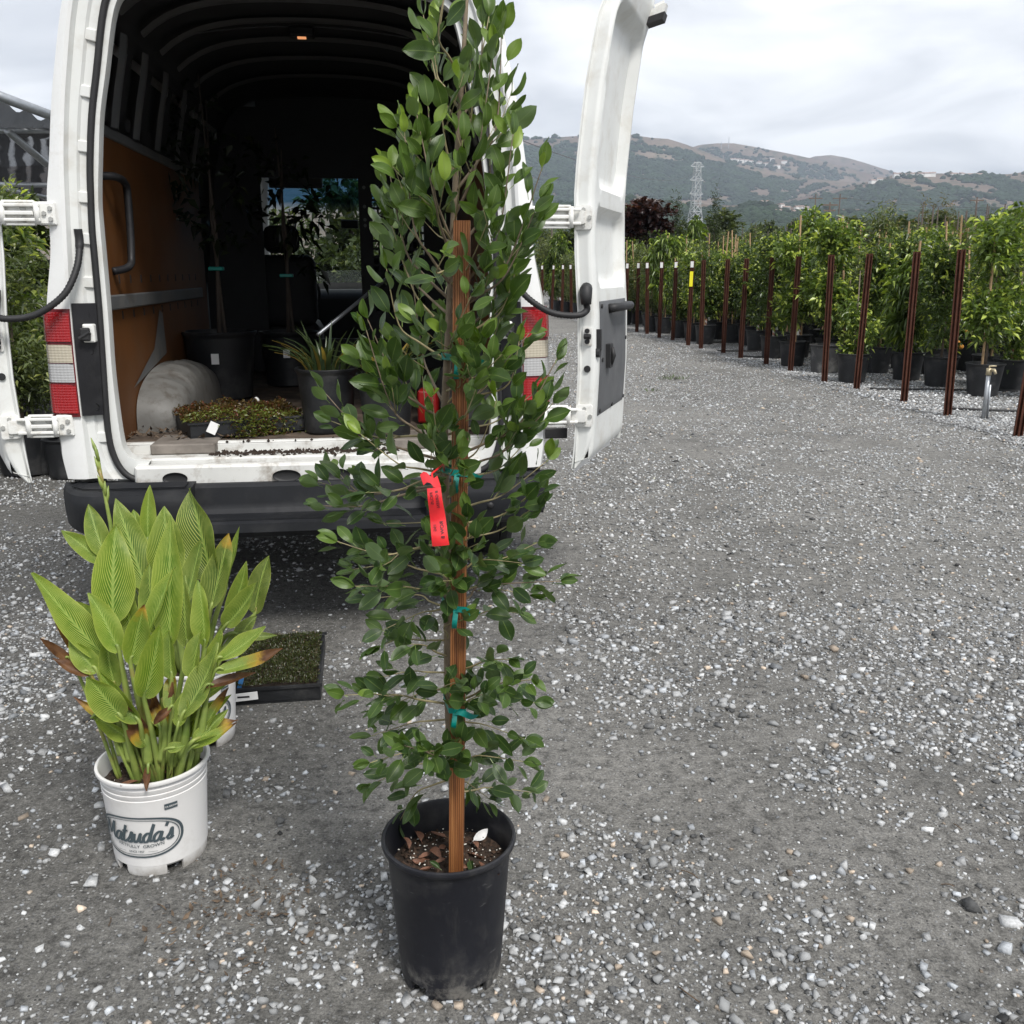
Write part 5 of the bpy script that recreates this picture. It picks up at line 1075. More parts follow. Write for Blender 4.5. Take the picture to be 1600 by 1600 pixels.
# ================================================================== FICUS
def mat_leaf():
    t = NT('ficus_leaf'); a = t.n('ShaderNodeAttribute', attribute_name='lc'); s = t.n('ShaderNodeSeparateColor', {0: a.outputs['Color']}); oi = t.n('ShaderNodeObjectInfo'); geo = t.n('ShaderNodeNewGeometry')
    dark = t.mix(t.noise(14, 3), (.017, .042, .010), (.034, .070, .016)); mid = (.075, .13, .022); young = (.21, .30, .045)
    c = t.mix(t.ramp(s.outputs[2], [(.0, (0,) * 3), (.55, (1,) * 3)]), dark, mid); c = t.mix(t.ramp(s.outputs[2], [(.55, (0,) * 3), (1, (1,) * 3)]), c, young)
    rib = t.ramp(s.outputs[0], [(.0, (1,) * 3), (.075, (0,) * 3)]); edge = t.ramp(s.outputs[0], [(.90, (0,) * 3), (1.0, (.55,) * 3)])
    vn = t.n('ShaderNodeTexWave', {'Vector': t.n('ShaderNodeCombineXYZ', {0: t.math('SUBTRACT', s.outputs[1], t.math('MULTIPLY', s.outputs[0], .25))}).outputs[0], 'Scale': 5.5}, bands_direction='X')
    c = t.mix(t.math('MULTIPLY', t.ramp(vn.outputs['Fac'], [(.82, (0,) * 3), (1, (1,) * 3)]), .18), c, (.12, .18, .06))
    c = t.mix(t.math('MULTIPLY', rib, .75), c, (.17, .23, .07)); c = t.mix(edge, c, (.13, .18, .07))
    c = t.mix(t.math('MULTIPLY', geo.outputs['Backfacing'], .7), c, (.085, .125, .06))
    t.set(color=c, rough=.38, spec=.42, normal=t.bump(vn.outputs['Fac'], .12, .002))
    tr = t.n('ShaderNodeBsdfTranslucent', {'Color': t.mix(1, c, (2.2, 2.4, .8), 'MULTIPLY')}); m_ = t.n('ShaderNodeMixShader', {0: .2, 1: t.b.outputs[0], 2: tr.outputs[0]}); t.t.links.new(m_.outputs[0], t.t.nodes['Material Output'].inputs['Surface']); return t.m
M_LEAF = mat_leaf()
def leaf_geo(curl, fold, tintv, asp=.46, twist=0):
    us = (-1, -.55, 0, .55, 1); vs = np.linspace(0, 1, 8); V = []; C = []
    for v in vs:
        wv = asp * .5 * (math.sin(math.pi * min(1, v ** .98)) ** .68) if 0 < v < 1 else .004
        for u in us:
            x = u * wv; z = abs(u) * wv * fold + curl * (v - .5) ** 2 - curl * .25 + .03 * math.sin(v * 6 + u); cx = math.cos(twist * v); sx_ = math.sin(twist * v)
            V.append((x * cx, v + .0, z + x * sx_)); C.append((abs(u), v, tintv, 1))
    # petiole
    n = len(us); Fs = [(j * n + i, j * n + i + 1, (j + 1) * n + i + 1, (j + 1) * n + i) for j in range(len(vs) - 1) for i in range(n - 1)]
    b = len(V); V += [(-.012, -.22, -.01), (.012, -.22, -.01), (.014, .02, .0), (-.014, .02, 0)]; C += [(0, 0, .8, 1)] * 4; Fs.append((b, b + 1, b + 2, b + 3))
    return np.array(V), Fs, np.array(C)
LV = []
for k in range(15):
    tv = [0, .1, .2, .0, .15, .3, .4, .25, .5, .1, .6, .7, .85, 1.0, .05][k]
    LV.append((tv, leaf_geo(random.uniform(-.35, .2), random.uniform(.1, .5), tv, random.uniform(.46, .58), random.uniform(-.3, .3))))
LM = [np_mesh('leaf', g[0], g[1], M_LEAF, True, g[2]) for tv, g in LV]
FB = ground(705, 1510); FIC = empty('potted_ficus_tree', (FB.x, FB.y, 0))
fo = Vector((FB.x, FB.y, 0))
def FP(px, py, dy=0.0): return at(px, py, FB.y + dy) - fo
PH, PRT = .335, .138
def notch(rr): 
    def mod(r, z, a): return r
    return mod
def nursery_pot(name, rt, rb, h, mat, parent, feet=True, groove=False):
    prof = [(rb * .94, .022), (rb * .955, .024), (rb, .030), (rb * 1.0, .034)]
    if groove: prof += [(rb + (rt * .975 - rb) * .72, h * .72), (rt * .962, h * .80), (rt * .948, h * .806), (rt * .955, h * .812), (rt * .968, h * .855), (rt * .955, h * .861), (rt * .962, h * .867), (rt * .978, h * .91), (rt * .965, h * .916)]
    prof += [(rt * .955, h * .93), (rt * .965, h * .945), (rt * 1.0, h * .95), (rt * 1.035, h * .962), (rt * 1.045, h * .98), (rt * 1.035, h * .995), (rt * 1.01, h), (rt * .985, h * .997), (rt * .955, h * .97), (rt * .935, h * .85), (rt * .915, h * .74), (rt * .91, h * .70)]
    mb = MB(); mb.lathe(prof, 64); P_ = mb.build(name, mat, parent, True, 38)
    for k in range(5):          # base skirt broken by drainage notches
        a0 = 2 * math.pi * k / 5 + .5; mb = MB(); m = 10
        V = []; 
        for q in range(m + 1):
            a = a0 + (2 * math.pi / 5 - .36) * q / m
            for (r_, z) in ((rb * .995, .034), (rb * .985, .012), (rb * .955, .0), (rb * .90, .0), (rb * .90, .03)): V.append((r_ * math.cos(a), r_ * math.sin(a), z))
        mb.add(V, [(q * 5 + j, (q + 1) * 5 + j, (q + 1) * 5 + j + 1, q * 5 + j + 1) for q in range(m) for j in range(4)] + [(0, 1, 2, 3, 4), tuple(m * 5 + j for j in (4, 3, 2, 1, 0))]); mb.build('foot', mat, P_, True, 40)
    return P_
t = NT('scuffed_black_pot'); _s = t.noise(7, 8, .7); _m = t.n('ShaderNodeMapping', {'Vector': t.tc.outputs['Object'], 'Scale': (9, 9, 60)}); _m2 = t.n('ShaderNodeMapping', {'Vector': t.tc.outputs['Object'], 'Scale': (30, 30, 5)})
c = t.ramp(t.noise(3, 5), [(.3, (.006, .0065, .010)), (.7, (.013, .014, .019))]); c = t.mix(t.ramp(_s, [(.48, (0,) * 3), (.72, (.7,) * 3)]), c, (.055, .054, .052))
c = t.mix(t.ramp(t.noise(1, 4, .8, _m.outputs[0]), [(.64, (0,) * 3), (.72, (.5,) * 3)]), c, (.20, .20, .198)); c = t.mix(t.ramp(t.noise(1, 5, .7, _m2.outputs[0]), [(.58, (0,) * 3), (.8, (.3,) * 3)]), c, (.08, .078, .07))
_z = t.n('ShaderNodeSeparateXYZ', {0: t.tc.outputs['Object']}).outputs[2]; c = t.mix(t.math('MULTIPLY', t.ramp(_z, [(.0, (1,) * 3), (.09, (0,) * 3)]), t.ramp(t.noise(26, 7, .75), [(.46, (0,) * 3), (.62, (.85,) * 3)])), c, (.20, .19, .17))
t.set(color=c, rough=t.ramp(_s, [(.3, (.42,) * 3), (.7, (.65,) * 3)]), spec=.38, normal=t.bump(t.noise(18, 4), .12, .004)); M_FPOT = t.m
nursery_pot('pot', PRT, .112, PH, M_FPOT, FIC)
def soil_disc(r, z, parent, n=90, perl=170, rad=.95):
    mb = MB(); 
    def f(u, v):
        a = 2 * math.pi * u; q = r * v; x, y = q * math.cos(a), q * math.sin(a); return (x, y, z + .012 * (float(fbm(x * 40 + 5, y * 40, 3, 3)) - .5) + .006 * (1 - v))
    mb.grid(f, 48, 12); mb.build('soil', M_SOIL, parent, True)
    mb = MB()
    for _ in range(n * 4):
        a = random.uniform(0, 6.28); q = r * rad * math.sqrt(random.random()); s_ = random.uniform(.003, .010); mb.add([Vector((q * math.cos(a), q * math.sin(a), z + .004)) + Vector(v) * s_ * random.uniform(.4, 1.1) for v in OV], [tuple(f_) for f_ in OF])
    tag(mb.build('bark_chips', simple('bark_chip', (.045, .026, .016), .9, .6, 50), parent), kind='stuff')
    mb = MB()
    for _ in range(perl):
        a = random.uniform(0, 6.28); q = r * rad * math.sqrt(random.random()); s_ = random.uniform(.001, .0028); mb.add([Vector((q * math.cos(a), q * math.sin(a), z + .011)) + Vector(v) * s_ * random.uniform(.6, 1.2) for v in OV], [tuple(f_) for f_ in OF])
    tag(mb.build('perlite', simple('perlite', (.7, .68, .62), .9, .05), parent), kind='stuff')
soil_disc(PRT * .915, PH * .78, FIC)
M_DRY = simple('dry_leaf', (.16, .075, .045), .65, .5, 25)
for k in range(26):
    a = random.uniform(0, 6.28); q = .105 * math.sqrt(random.random()); g = leaf_geo(random.uniform(-.9, .9), random.uniform(.2, 1.1), 0, .45, random.uniform(-1, 1)); o = link('dry_leaf', np_mesh('dry_leaf', g[0], g[1], M_DRY if k > 3 else (M_LEAF if k > 0 else M_TAGW), True, g[2]), FIC)
    if k == 0: a, q = .9, .08
    o.location = (q * math.cos(a), q * math.sin(a), PH * .78 + .014 + .006 * random.random()); o.rotation_euler = (random.gauss(0, .35), random.gauss(0, .35), random.uniform(0, 6.28)); s_ = random.uniform(.022, .048); o.scale = (s_, s_, s_)
# wooden stake with grooved face
t = NT('stained_stake_wood'); _m = t.n('ShaderNodeMapping', {'Vector': t.tc.outputs['Object'], 'Scale': (150, 150, 2.2)}); g_ = t.noise(1, 5, .65, _m.outputs[0]); c = t.ramp(g_, [(.28, (.075, .024, .008)), (.5, (.20, .075, .022)), (.72, (.33, .15, .05))]); t.set(color=c, rough=.6, normal=t.bump(g_, .5, .003)); M_STK = t.m
b0, b1 = FP(713, 1345, -.05), FP(722, 345, -.03); zb = PH * .6; b0 = b0 + (b1 - b0) * ((zb - b0.z) / (b1.z - b0.z)); mb = MB(); w0 = .0150
sec = []
for k in range(7): 
    xk = -w0 + 2 * w0 * k / 7; sec += [(xk + .0004, -w0), (xk + 2 * w0 / 7 - .0010, -w0), (xk + 2 * w0 / 7 - .0004, -w0 + .0014)]
sec += [(w0, -w0 + .001), (w0, w0), (-w0, w0), (-w0, -w0 + .001)]
m = len(sec); zs_ = np.linspace(0, 1, 14); V = [(lambda p: (p.x + x_, p.y + y_, p.z))(b0.lerp(b1, q)) for q in zs_ for x_, y_ in sec]
mb.add(V, [(j * m + i, j * m + (i + 1) % m, (j + 1) * m + (i + 1) % m, (j + 1) * m + i) for j in range(13) for i in range(m)] + [tuple((13) * m + i for i in range(m))]); mb.build('stake', M_STK, FIC)
TR = crom([FP(712, 1330, .03) + Vector((0, 0, -.1)), FP(709, 1240, .02), FP(702, 1100, .012), FP(700, 950, .01), FP(697, 800, .008), FP(694, 680, .008), FP(700, 540, .01), FP(706, 400, .015), FP(712, 280, .015), FP(720, 150, .01), FP(728, 20, .0), FP(733, -90, 0)], 6)
TR = [Vector(p) for p in TR]; mb = MB(); mb.tube(TR, [.0095 * (1 - i / len(TR)) ** .75 + .0018 for i in range(len(TR))], 10); mb.build('trunk', simple('ficus_bark', (.20, .155, .105), .75, .25, 30, bump=.35, bscale=130), FIC, True)
M_TWIG = simple('ficus_twig', (.27, .23, .12), .6, .25, 30)
def trunk_at(py):
    z = at(700, py, FB.y).z; return min(TR, key=lambda p: abs(p.z - z))
tips = [(1205, 570, 1226), (1215, 616, 1283), (1185, 572, 1192), (1130, 575, 1150), (1100, 522, 1086), (1085, 590, 1110), (1060, 572, 1060), (1010, 578, 1012), (960, 562, 936), (915, 548, 898), (945, 592, 985), (890, 532, 872), (860, 552, 842), (840, 522, 828), (810, 600, 800), (765, 487, 735), (765, 492, 772), (745, 565, 752),
        (720, 500, 592), (735, 545, 660), (690, 505, 640), (700, 556, 498), (660, 575, 480), (670, 600, 540), (640, 640, 420), (610, 588, 425), (560, 600, 402), (520, 612, 335), (500, 597, 302), (470, 598, 252), (440, 612, 185), (400, 640, 150), (380, 662, 148), (320, 655, 85), (280, 668, 45), (200, 655, 5), (160, 690, -20),
        (1245, 846, 1238), (1215, 768, 1248), (1205, 818, 1190), (1140, 836, 1155), (1110, 852, 1098), (1095, 828, 1062), (1050, 800, 1030), (985, 822, 958), (945, 876, 908), (930, 842, 930), (900, 832, 862), (880, 850, 830), (850, 852, 772), (830, 842, 742), (800, 862, 700), (760, 846, 655), (740, 868, 612), (720, 880, 542), (690, 850, 592), (660, 842, 502), (640, 822, 515), (600, 785, 478), (560, 812, 385), (540, 800, 342), (530, 822, 372), (500, 884, 240), (500, 860, 292), (480, 822, 192), (430, 792, 222), (400, 780, 172), (330, 790, 62), (300, 796, 18), (230, 775, 8), (190, 762, -30), (140, 735, -50), (120, 700, -60)]
for k in range(34):
    py = 200 + 1030 * (k + random.random()) / 34; tips.append((py + random.uniform(40, 140) * (1 if py < 700 else .4), 705 + random.gauss(0, 42), py, random.uniform(-.21, -.06) if k % 3 else random.uniform(.05, .2)))
for k in range(13):
    py = 470 + 430 * (k + random.random()) / 13; tips.append((py + 70, random.uniform(672, 748), py, random.uniform(-.15, -.07)))
leaves = []         # (pos, dir, normal, length, tint)
UPV = Vector((0, 0, 1))
def add_leaf(p, d, out, L, tv):
    d = d.normalized(); nrm = UPV * random.uniform(.25, .9) + out * random.uniform(.1, .7) + Vector((random.gauss(0, .45), random.gauss(-.35, .4), random.gauss(0, .3))); nrm = nrm - d * nrm.dot(d)
    if nrm.length < .05: nrm = d.orthogonal()
    leaves.append((p, d, nrm.normalized(), L, tv))
def twig(path, r0, frac_up):
    mb = MB(); n = len(path); mb.tube(path, [r0 * (1 - .75 * i / (n - 1)) for i in range(n)], 6); mb.build('branch', M_TWIG if r0 < .003 else bpy.data.materials['ficus_bark'], FIC, True)
for T in tips:
    if random.random() < .10: continue
    py0, tx, ty = T[:3]; dy = T[3] if len(T) > 3 else random.uniform(-.13, .10)
    tx = 708 + (tx - 708) * ((.97 if ty > 250 else .84) * random.uniform(.9, 1.05)); ty = ty + (18 if ty < 900 else 0); a = trunk_at(py0).copy(); b = FP(tx, ty, dy); L = (b - a).length; out = Vector((b.x - a.x, b.y - a.y, 0)); out = out.normalized() if out.length > 1e-3 else Vector((0, -1, 0))
    low = ty > 860; mid = a.lerp(b, .5) + out * L * (.10 if not low else .02) + UPV * L * (-.08 if not low else .08) + Vector((random.gauss(0, .012), random.gauss(0, .012), 0))
    path = [Vector(p) for p in crom([a, a.lerp(mid, .5) + out * L * .03, mid, b], 5)]; twig(path, min(.0042, .0016 + L * .006), 0)
    side = []
    if L > .22:
        for q in range(int(L / .14)):
            i = random.randint(4, len(path) - 5); d = (path[i + 1] - path[i]).normalized(); s_ = d.cross(UPV).normalized() * random.choice((-1, 1)); e = path[i] + (d * .8 + s_ * random.uniform(.4, .8) + UPV * random.uniform(.0, .5) + Vector((0, random.uniform(-.3, .1), 0))).normalized() * random.uniform(.05, .11)
            p2 = [path[i], path[i].lerp(e, .5) - UPV * .004, e]; twig(p2, .0014, 0); side.append(p2)
    for pth, main in [(path, True)] + [(s, False) for s in side]:
        tot = sum((pth[i + 1] - pth[i]).length for i in range(len(pth) - 1)); step = (.0205 if main else .0185) * (.78 if low else 1); k = 0; s0 = (tot * random.uniform(.40, .52) * (.7 if low else 1) if main else .012)
        while s0 < tot:
            acc = 0
            for i in range(len(pth) - 1):
                l = (pth[i + 1] - pth[i]).length
                if acc + l >= s0: break
                acc += l
            f = (s0 - acc) / max(l, 1e-6); p = pth[i].lerp(pth[i + 1], min(1, f)); d = (pth[i + 1] - pth[i]).normalized(); an = k * 2.4 + random.gauss(0, .35); u = d.orthogonal().normalized(); v = d.cross(u); rad_ = u * math.cos(an) + v * math.sin(an)
            if rad_.y > .35 and random.random() < .35: rad_.y *= -1
            tfrac = s0 / tot; hi = .22 if ty < 330 else 0; ld = d * random.uniform(.6, 1.2) + rad_ * random.uniform(.55, 1.0) + UPV * (random.uniform(.1, .6) if not low else random.uniform(-.45, .35)); yb = max(0, (tfrac - .62) / .38)
            tv = min(1, max(0, hi + random.gauss(.13 if ty < 700 else .05, .14) + (.62 if ty < 420 else .42 if ty < 760 else .2) * yb * random.uniform(.3, 1.15))); add_leaf(p + rad_ * .012 + d * .002, ld, out, random.triangular(.030, .066, .054) * (1 - .25 * yb), tv); s0 += step * random.uniform(.7, 1.3); k += 1
        d = (pth[-1] - pth[-2]).normalized()
        for q in range(2): add_leaf(pth[-1], d + Vector((random.gauss(0, .3), random.gauss(0, .3), random.gauss(.1, .3))), out, random.uniform(.034, .05), min(1, max(0, random.gauss(.55 if ty < 760 else .25, .2))))
def leaf_matrix(p, d, nrm, L):
    x = d.cross(nrm).normalized(); m_ = Matrix((x, d, nrm)).transposed().to_4x4(); return Matrix.Translation(p) @ m_ @ Matrix.Diagonal((L, L, L, 1))
leaves.sort(key=lambda l: l[0].y)            # those on the near side show largest
print('ficus leaves', len(leaves))
tvs = np.array([tv for tv, g in LV]); BV, BF, BC, nb = [], [], [], 0
for i, (p, d, nrm, L, tv) in enumerate(leaves):
    k = int(np.argmin(np.abs(tvs - tv) + RNG.random(len(tvs)) * .14)); M_ = leaf_matrix(p, d, nrm, L)
    if i < 300: o = link('leaf', LM[k], FIC); o.matrix_basis = M_
    else:
        g = LV[k][1]; A_ = np.array(M_); BV.append(g[0] @ A_[:3, :3].T + A_[:3, 3]); BF.append(np.array(g[1]) + nb); BC.append(g[2]); nb += len(g[0])
tag(link('inner_foliage', np_mesh('inner_foliage', np.concatenate(BV), np.concatenate(BF), M_LEAF, True, np.concatenate(BC)), FIC), kind='stuff')
# green tape ties
M_TAPE = simple('teal_tie_tape', (.0, .20, .165), .35, .12, 20)
for py in (560, 738, 948, 1105):
    z = at(715, py, FB.y - .04).z; q = b0.lerp(b1, (z - b0.z) / (b1.z - b0.z)); tq = min(TR, key=lambda p: abs(p.z - z)); r_ = empty('tie_tape'); r_.parent = FIC; mb = MB()
    ring = [Vector((q.x + w0 + .002, q.y - w0 - .002, z)), Vector((q.x + w0 + .002, q.y + w0, z - .003)), Vector((tq.x + .004, tq.y + .014, z - .002)), Vector((tq.x - .012, tq.y, z)), Vector((q.x - w0 - .002, q.y - w0 - .002, z + .003)), Vector((q.x + w0 + .002, q.y - w0 - .002, z))]
    for a_, b_ in zip(ring, ring[1:]): mb.add([a_ - UPV * .006, b_ - UPV * .006, b_ + UPV * .006, a_ + UPV * .006], [(0, 1, 2, 3)])
    mb.build('band', M_TAPE, r_); mb = MB(); k0 = Vector((q.x - .004, q.y - w0 - .004, z))
    mb.grid(lambda u, v: k0 + Vector((.010 * (u - .5) + .045 * v, -.004 - .012 * math.sin(v * 3.1), .010 * (u - .5) + .006 * math.sin(v * 5))), 1, 8); mb.grid(lambda u, v: k0 + Vector((.010 * (u - .5) - .004 * v, -.004 - .010 * math.sin(v * 3.1), -.036 * v)), 1, 8); mb.build('tail', M_TAPE, r_, True)
# red flagging tag with handwriting
ta, tb = FP(678, 762, -.20), FP(689, 852, -.20); t = NT('red_flagging'); t.set(color=t.ramp(t.noise(30, 3), [(.3, (.62, .012, .02)), (.7, (.80, .03, .035))]), rough=.3, coat=.3); M_FLAG = t.m
dv = tb - ta; sv = Vector((1, 0, 0)).cross(dv).cross(dv).normalized() * -1; sv = Vector((dv.z, 0, -dv.x)).normalized() * -1
fl = lambda u, v: ta + dv * v + sv * (u - .5) * .030 * (.8 + .2 * v) + Vector((0, -.004 * math.sin(v * 9) - .003 * math.sin(u * 3), 0))
TG = empty('flag_tag'); TG.parent = FIC; mb = MB(); mb.grid(fl, 4, 16); mb.build('ribbon', M_FLAG, TG, True)
mb = MB(); mb.tube([ta, ta + Vector((-.006, .03, .018)), ta + Vector((.008, .10, .02)), trunk_at(750)], .002, 5); mb.grid(lambda u, v: ta + Vector((-.018 + .03 * u - .006 * v, .004 * v, .004 + .018 * v + .006 * math.sin(u * 6))), 5, 3); mb.build('knot', M_FLAG, TG, True)
def text_mesh(s, size=1.0, bold=0.0, shear=0.0):
    cu = bpy.data.curves.new('txt', 'FONT'); cu.body = s; cu.size = size; cu.offset = bold; cu.shear = shear; ob = bpy.data.objects.new('txt', cu); COL.objects.link(ob)
    dg = bpy.context.evaluated_depsgraph_get(); me = ob.evaluated_get(dg).to_mesh(); V = np.array([v.co[:] for v in me.vertices]); Fs = [tuple(p.vertices) for p in me.polygons]; ob.evaluated_get(dg).to_mesh_clear(); bpy.data.objects.remove(ob); bpy.data.curves.remove(cu); return V, Fs
M_INK = simple('marker_ink', (.012, .012, .015), .6, .1)
for s, u0, v0, h in [('FICUS', .30, .06, .0085), ('8 GREEN', .68, .04, .008), ('ROW B', .72, .58, .009), ('15G', .28, .62, .007)]:
    mb = MB(); V, Fs = text_mesh(s, 1.0, .01); mb.add([fl(u0 + (-(p[1] - .3) * h / .030), v0 + p[0] * h / dv.length) + Vector((0, -.0012, 0)) for p in V], Fs); mb.build('handwriting', M_INK, TG)
tag(FIC, 'tall staked ficus tree with glossy leaves and red tag in a scuffed black pot', 'tree')

# ================================================================== CANNAS in white pots
t = NT('white_nursery_pot'); _s = t.noise(9, 7, .7); _z = t.n('ShaderNodeSeparateXYZ', {0: t.tc.outputs['Object']}).outputs[2]
c = t.ramp(t.noise(4, 4), [(.3, (.60, .59, .575)), (.7, (.68, .675, .66))]); c = t.mix(t.ramp(_s, [(.56, (0,) * 3), (.78, (.45,) * 3)]), c, (.40, .37, .33)); c = t.mix(t.math('MULTIPLY', t.ramp(_z, [(.0, (1,) * 3), (.035, (0,) * 3)]), t.ramp(_s, [(.4, (.1,) * 3), (.6, (.9,) * 3)])), c, (.22, .19, .15))
t.set(color=c, rough=.45, spec=.4, normal=t.bump(t.noise(7, 3), .25, .012)); M_WPOT = t.m
M_LOGO = simple('slate_print', (.055, .075, .085), .5, .1)
def canna_mat():
    t = NT('canna_leaf'); a = t.n('ShaderNodeAttribute', attribute_name='lc'); s = t.n('ShaderNodeSeparateColor', {0: a.outputs['Color']}); geo = t.n('ShaderNodeNewGeometry')
    g = t.ramp(t.noise(6, 4), [(.3, (.062, .150, .010)), (.7, (.135, .245, .014))]); dk = t.ramp(t.noise(7, 4), [(.3, (.014, .048, .012)), (.7, (.038, .088, .02))]); c = t.mix(s.outputs[2], dk, g)
    c = t.mix(t.math('MULTIPLY', t.math('MULTIPLY', t.math('POWER', s.outputs[0], 2.0), s.outputs[2]), .45), c, (.33, .38, .06))
    crd = t.math('ADD', t.math('SUBTRACT', s.outputs[1], t.math('MULTIPLY', t.math('POWER', s.outputs[0], 1.25), .72)), t.math('MULTIPLY', t.noise(7, 2), .03))
    w = t.n('ShaderNodeTexWave', {'Vector': t.n('ShaderNodeCombineXYZ', {0: crd}).outputs[0], 'Scale': 4.4, 'Distortion': 0.0}, bands_direction='X')
    w2 = t.n('ShaderNodeTexWave', {'Vector': t.n('ShaderNodeCombineXYZ', {0: crd}).outputs[0], 'Scale': 19.0}, bands_direction='X')
    lin_ = t.ramp(w.outputs['Fac'], [(.80, (0,) * 3), (.97, (1,) * 3)]); brk = t.ramp(t.noise(24, 4, .7), [(.3, (.3,) * 3), (.52, (1,) * 3)])
    c = t.mix(t.math('MULTIPLY', t.ramp(w2.outputs['Fac'], [(.7, (0,) * 3), (1, (1,) * 3)]), .12), c, (.19, .25, .06))
    c = t.mix(t.math('MULTIPLY', t.math('MULTIPLY', lin_, brk), .78), c, (.66, .66, .22))
    rib = t.ramp(s.outputs[0], [(.03, (1,) * 3), (.10, (0,) * 3)]); c = t.mix(t.math('MULTIPLY', rib, .8), c, (.30, .40, .10)); c = t.mix(t.ramp(s.outputs[0], [(.94, (0,) * 3), (1, (.9,) * 3)]), c, (.42, .48, .12))
    al = a.outputs['Alpha']; df = t.math('ADD', t.math('SUBTRACT', t.math('ADD', t.math('MULTIPLY', s.outputs[1], .75), t.math('MULTIPLY', t.noise(16, 6, .7), .5)), al), .5, True); br = t.ramp(df, [(.49, (0,) * 3), (.58, (1,) * 3)])
    br0 = t.ramp(df, [(.34, (0,) * 3), (.50, (1,) * 3)])
    c = t.mix(br0, c, (.42, .26, .035)); c = t.mix(br, c, t.ramp(t.noise(30, 4), [(.3, (.055, .022, .012)), (.7, (.20, .095, .045))]))
    t.set(color=c, rough=.42, spec=.45, normal=t.bump(w2.outputs['Fac'], .22, .005))
    tr = t.n('ShaderNodeBsdfTranslucent', {'Color': t.mix(1, c, (1.9, 1.9, .7), 'MULTIPLY')}); m_ = t.n('ShaderNodeMixShader', {0: .3, 1: t.b.outputs[0], 2: tr.outputs[0]}); t.t.links.new(m_.outputs[0], t.t.nodes['Material Output'].inputs['Surface']); return t.m
M_CAN = canna_mat()
t = NT('canna_stem'); _n = t.noise(12, 4); t.set(color=t.ramp(_n, [(.3, (.10, .16, .03)), (.6, (.24, .30, .07)), (.75, (.26, .17, .06))]), rough=.45); M_CST = t.m
def canna_leaf(parent, o, base, tip, hw, face, fold, bend, bright, dead, Y0, dyb, dyt, roll=0.0):
    """base, tip in photo pixels set at depth Y0 + dy; hw half width in metres; face = where the blade's upper side looks"""
    b = at(*base, Y0 + dyb) - o; p = at(*tip, Y0 + dyt) - o; d = p - b; L = d.length; dn = d.normalized(); f = Vector(face); f = (f - dn * f.dot(dn)).normalized(); s_ = dn.cross(f); s0_, f0_ = s_.copy(), f.copy()
    hw = hw * 1.24; nu, nv = 8, 16; V, C = [], []; ph = random.uniform(0, 6); tipc = random.uniform(-.9, .7); side = random.uniform(-.16, .16); tw_ = random.uniform(-.6, .6)
    for j in range(nv + 1):
        v = j / nv; w_ = hw * 2.05 * ((v + .02) ** .60) * (1 - v) ** .90 if v < 1 else .0012
        cen = b + d * v - f0_ * (bend * L * (v - v * v) * 1.2) + s0_ * (side * L * (v - v * v)); ca, sa = math.cos(tw_ * (v - .4)), math.sin(tw_ * (v - .4)); s_ = s0_ * ca + f0_ * sa; f = f0_ * ca - s0_ * sa
        for i in range(nu + 1):
            u = 2 * i / nu - 1; lift = abs(u) ** 1.25 * w_ * fold; rl = roll * u * w_ * v
            V.append(cen + s_ * (u * w_ * (1 - .18 * fold * abs(u))) + f * (lift + rl + hw * .10 * math.sin(v * 10 + ph + u * 2.2) * abs(u) + hw * .5 * tipc * v ** 3)); C.append((abs(u), v, bright, dead))
    m = nu + 1; Fs = [(j * m + i, j * m + i + 1, (j + 1) * m + i + 1, (j + 1) * m + i) for j in range(nv) for i in range(nu)]
    link('leaf', np_mesh('leaf', np.array([tuple(q) for q in V]), Fs, M_CAN, True, np.array(C)), parent); return b, dn
def stem(parent, pts, r):
    mb = MB(); c = [Vector(q) for q in crom(pts, 5)]; mb.tube(c, [r[0] + (r[1] - r[0]) * i / (len(c) - 1) for i in range(len(c))], 9); mb.build('stem', M_CST, parent, True)
CW_H, CW_R = .275, .136
STROKES = {'M': ([[(0, -.05), (.1, .4), (.2, .95), (.3, .45), (.38, .22), (.55, .65), (.68, .98), (.66, .5), (.70, .1), (.82, .05)]], .80),
  'a': ([[(.38, .44), (.24, .52), (.07, .34), (.05, .1), (.15, 0), (.29, .14), (.40, .5), (.37, .15), (.43, .01), (.55, .12)]], .50), 't': ([[(.12, .95), (.05, .4), (.05, .1), (.13, 0), (.27, .1)], [(-.06, .6), (.25, .64)]], .25),
  's': ([[(0, .06), (.14, .3), (.22, .58), (.26, .3), (.26, .1), (.16, 0), (.04, .05)], [(.2, .0), (.36, .1)]], .34), 'u': ([[(.03, .5), (.03, .15), (.12, 0), (.25, .15), (.33, .5), (.32, .12), (.4, 0), (.5, .1)]], .46),
  'd': ([[(.34, .45), (.2, .5), (.05, .3), (.06, .08), (.16, 0), (.3, .15), (.46, 1.0), (.37, .3), (.39, .05), (.52, .08)]], .50), "'": ([[(.12, .98), (.05, .76)]], .14)}
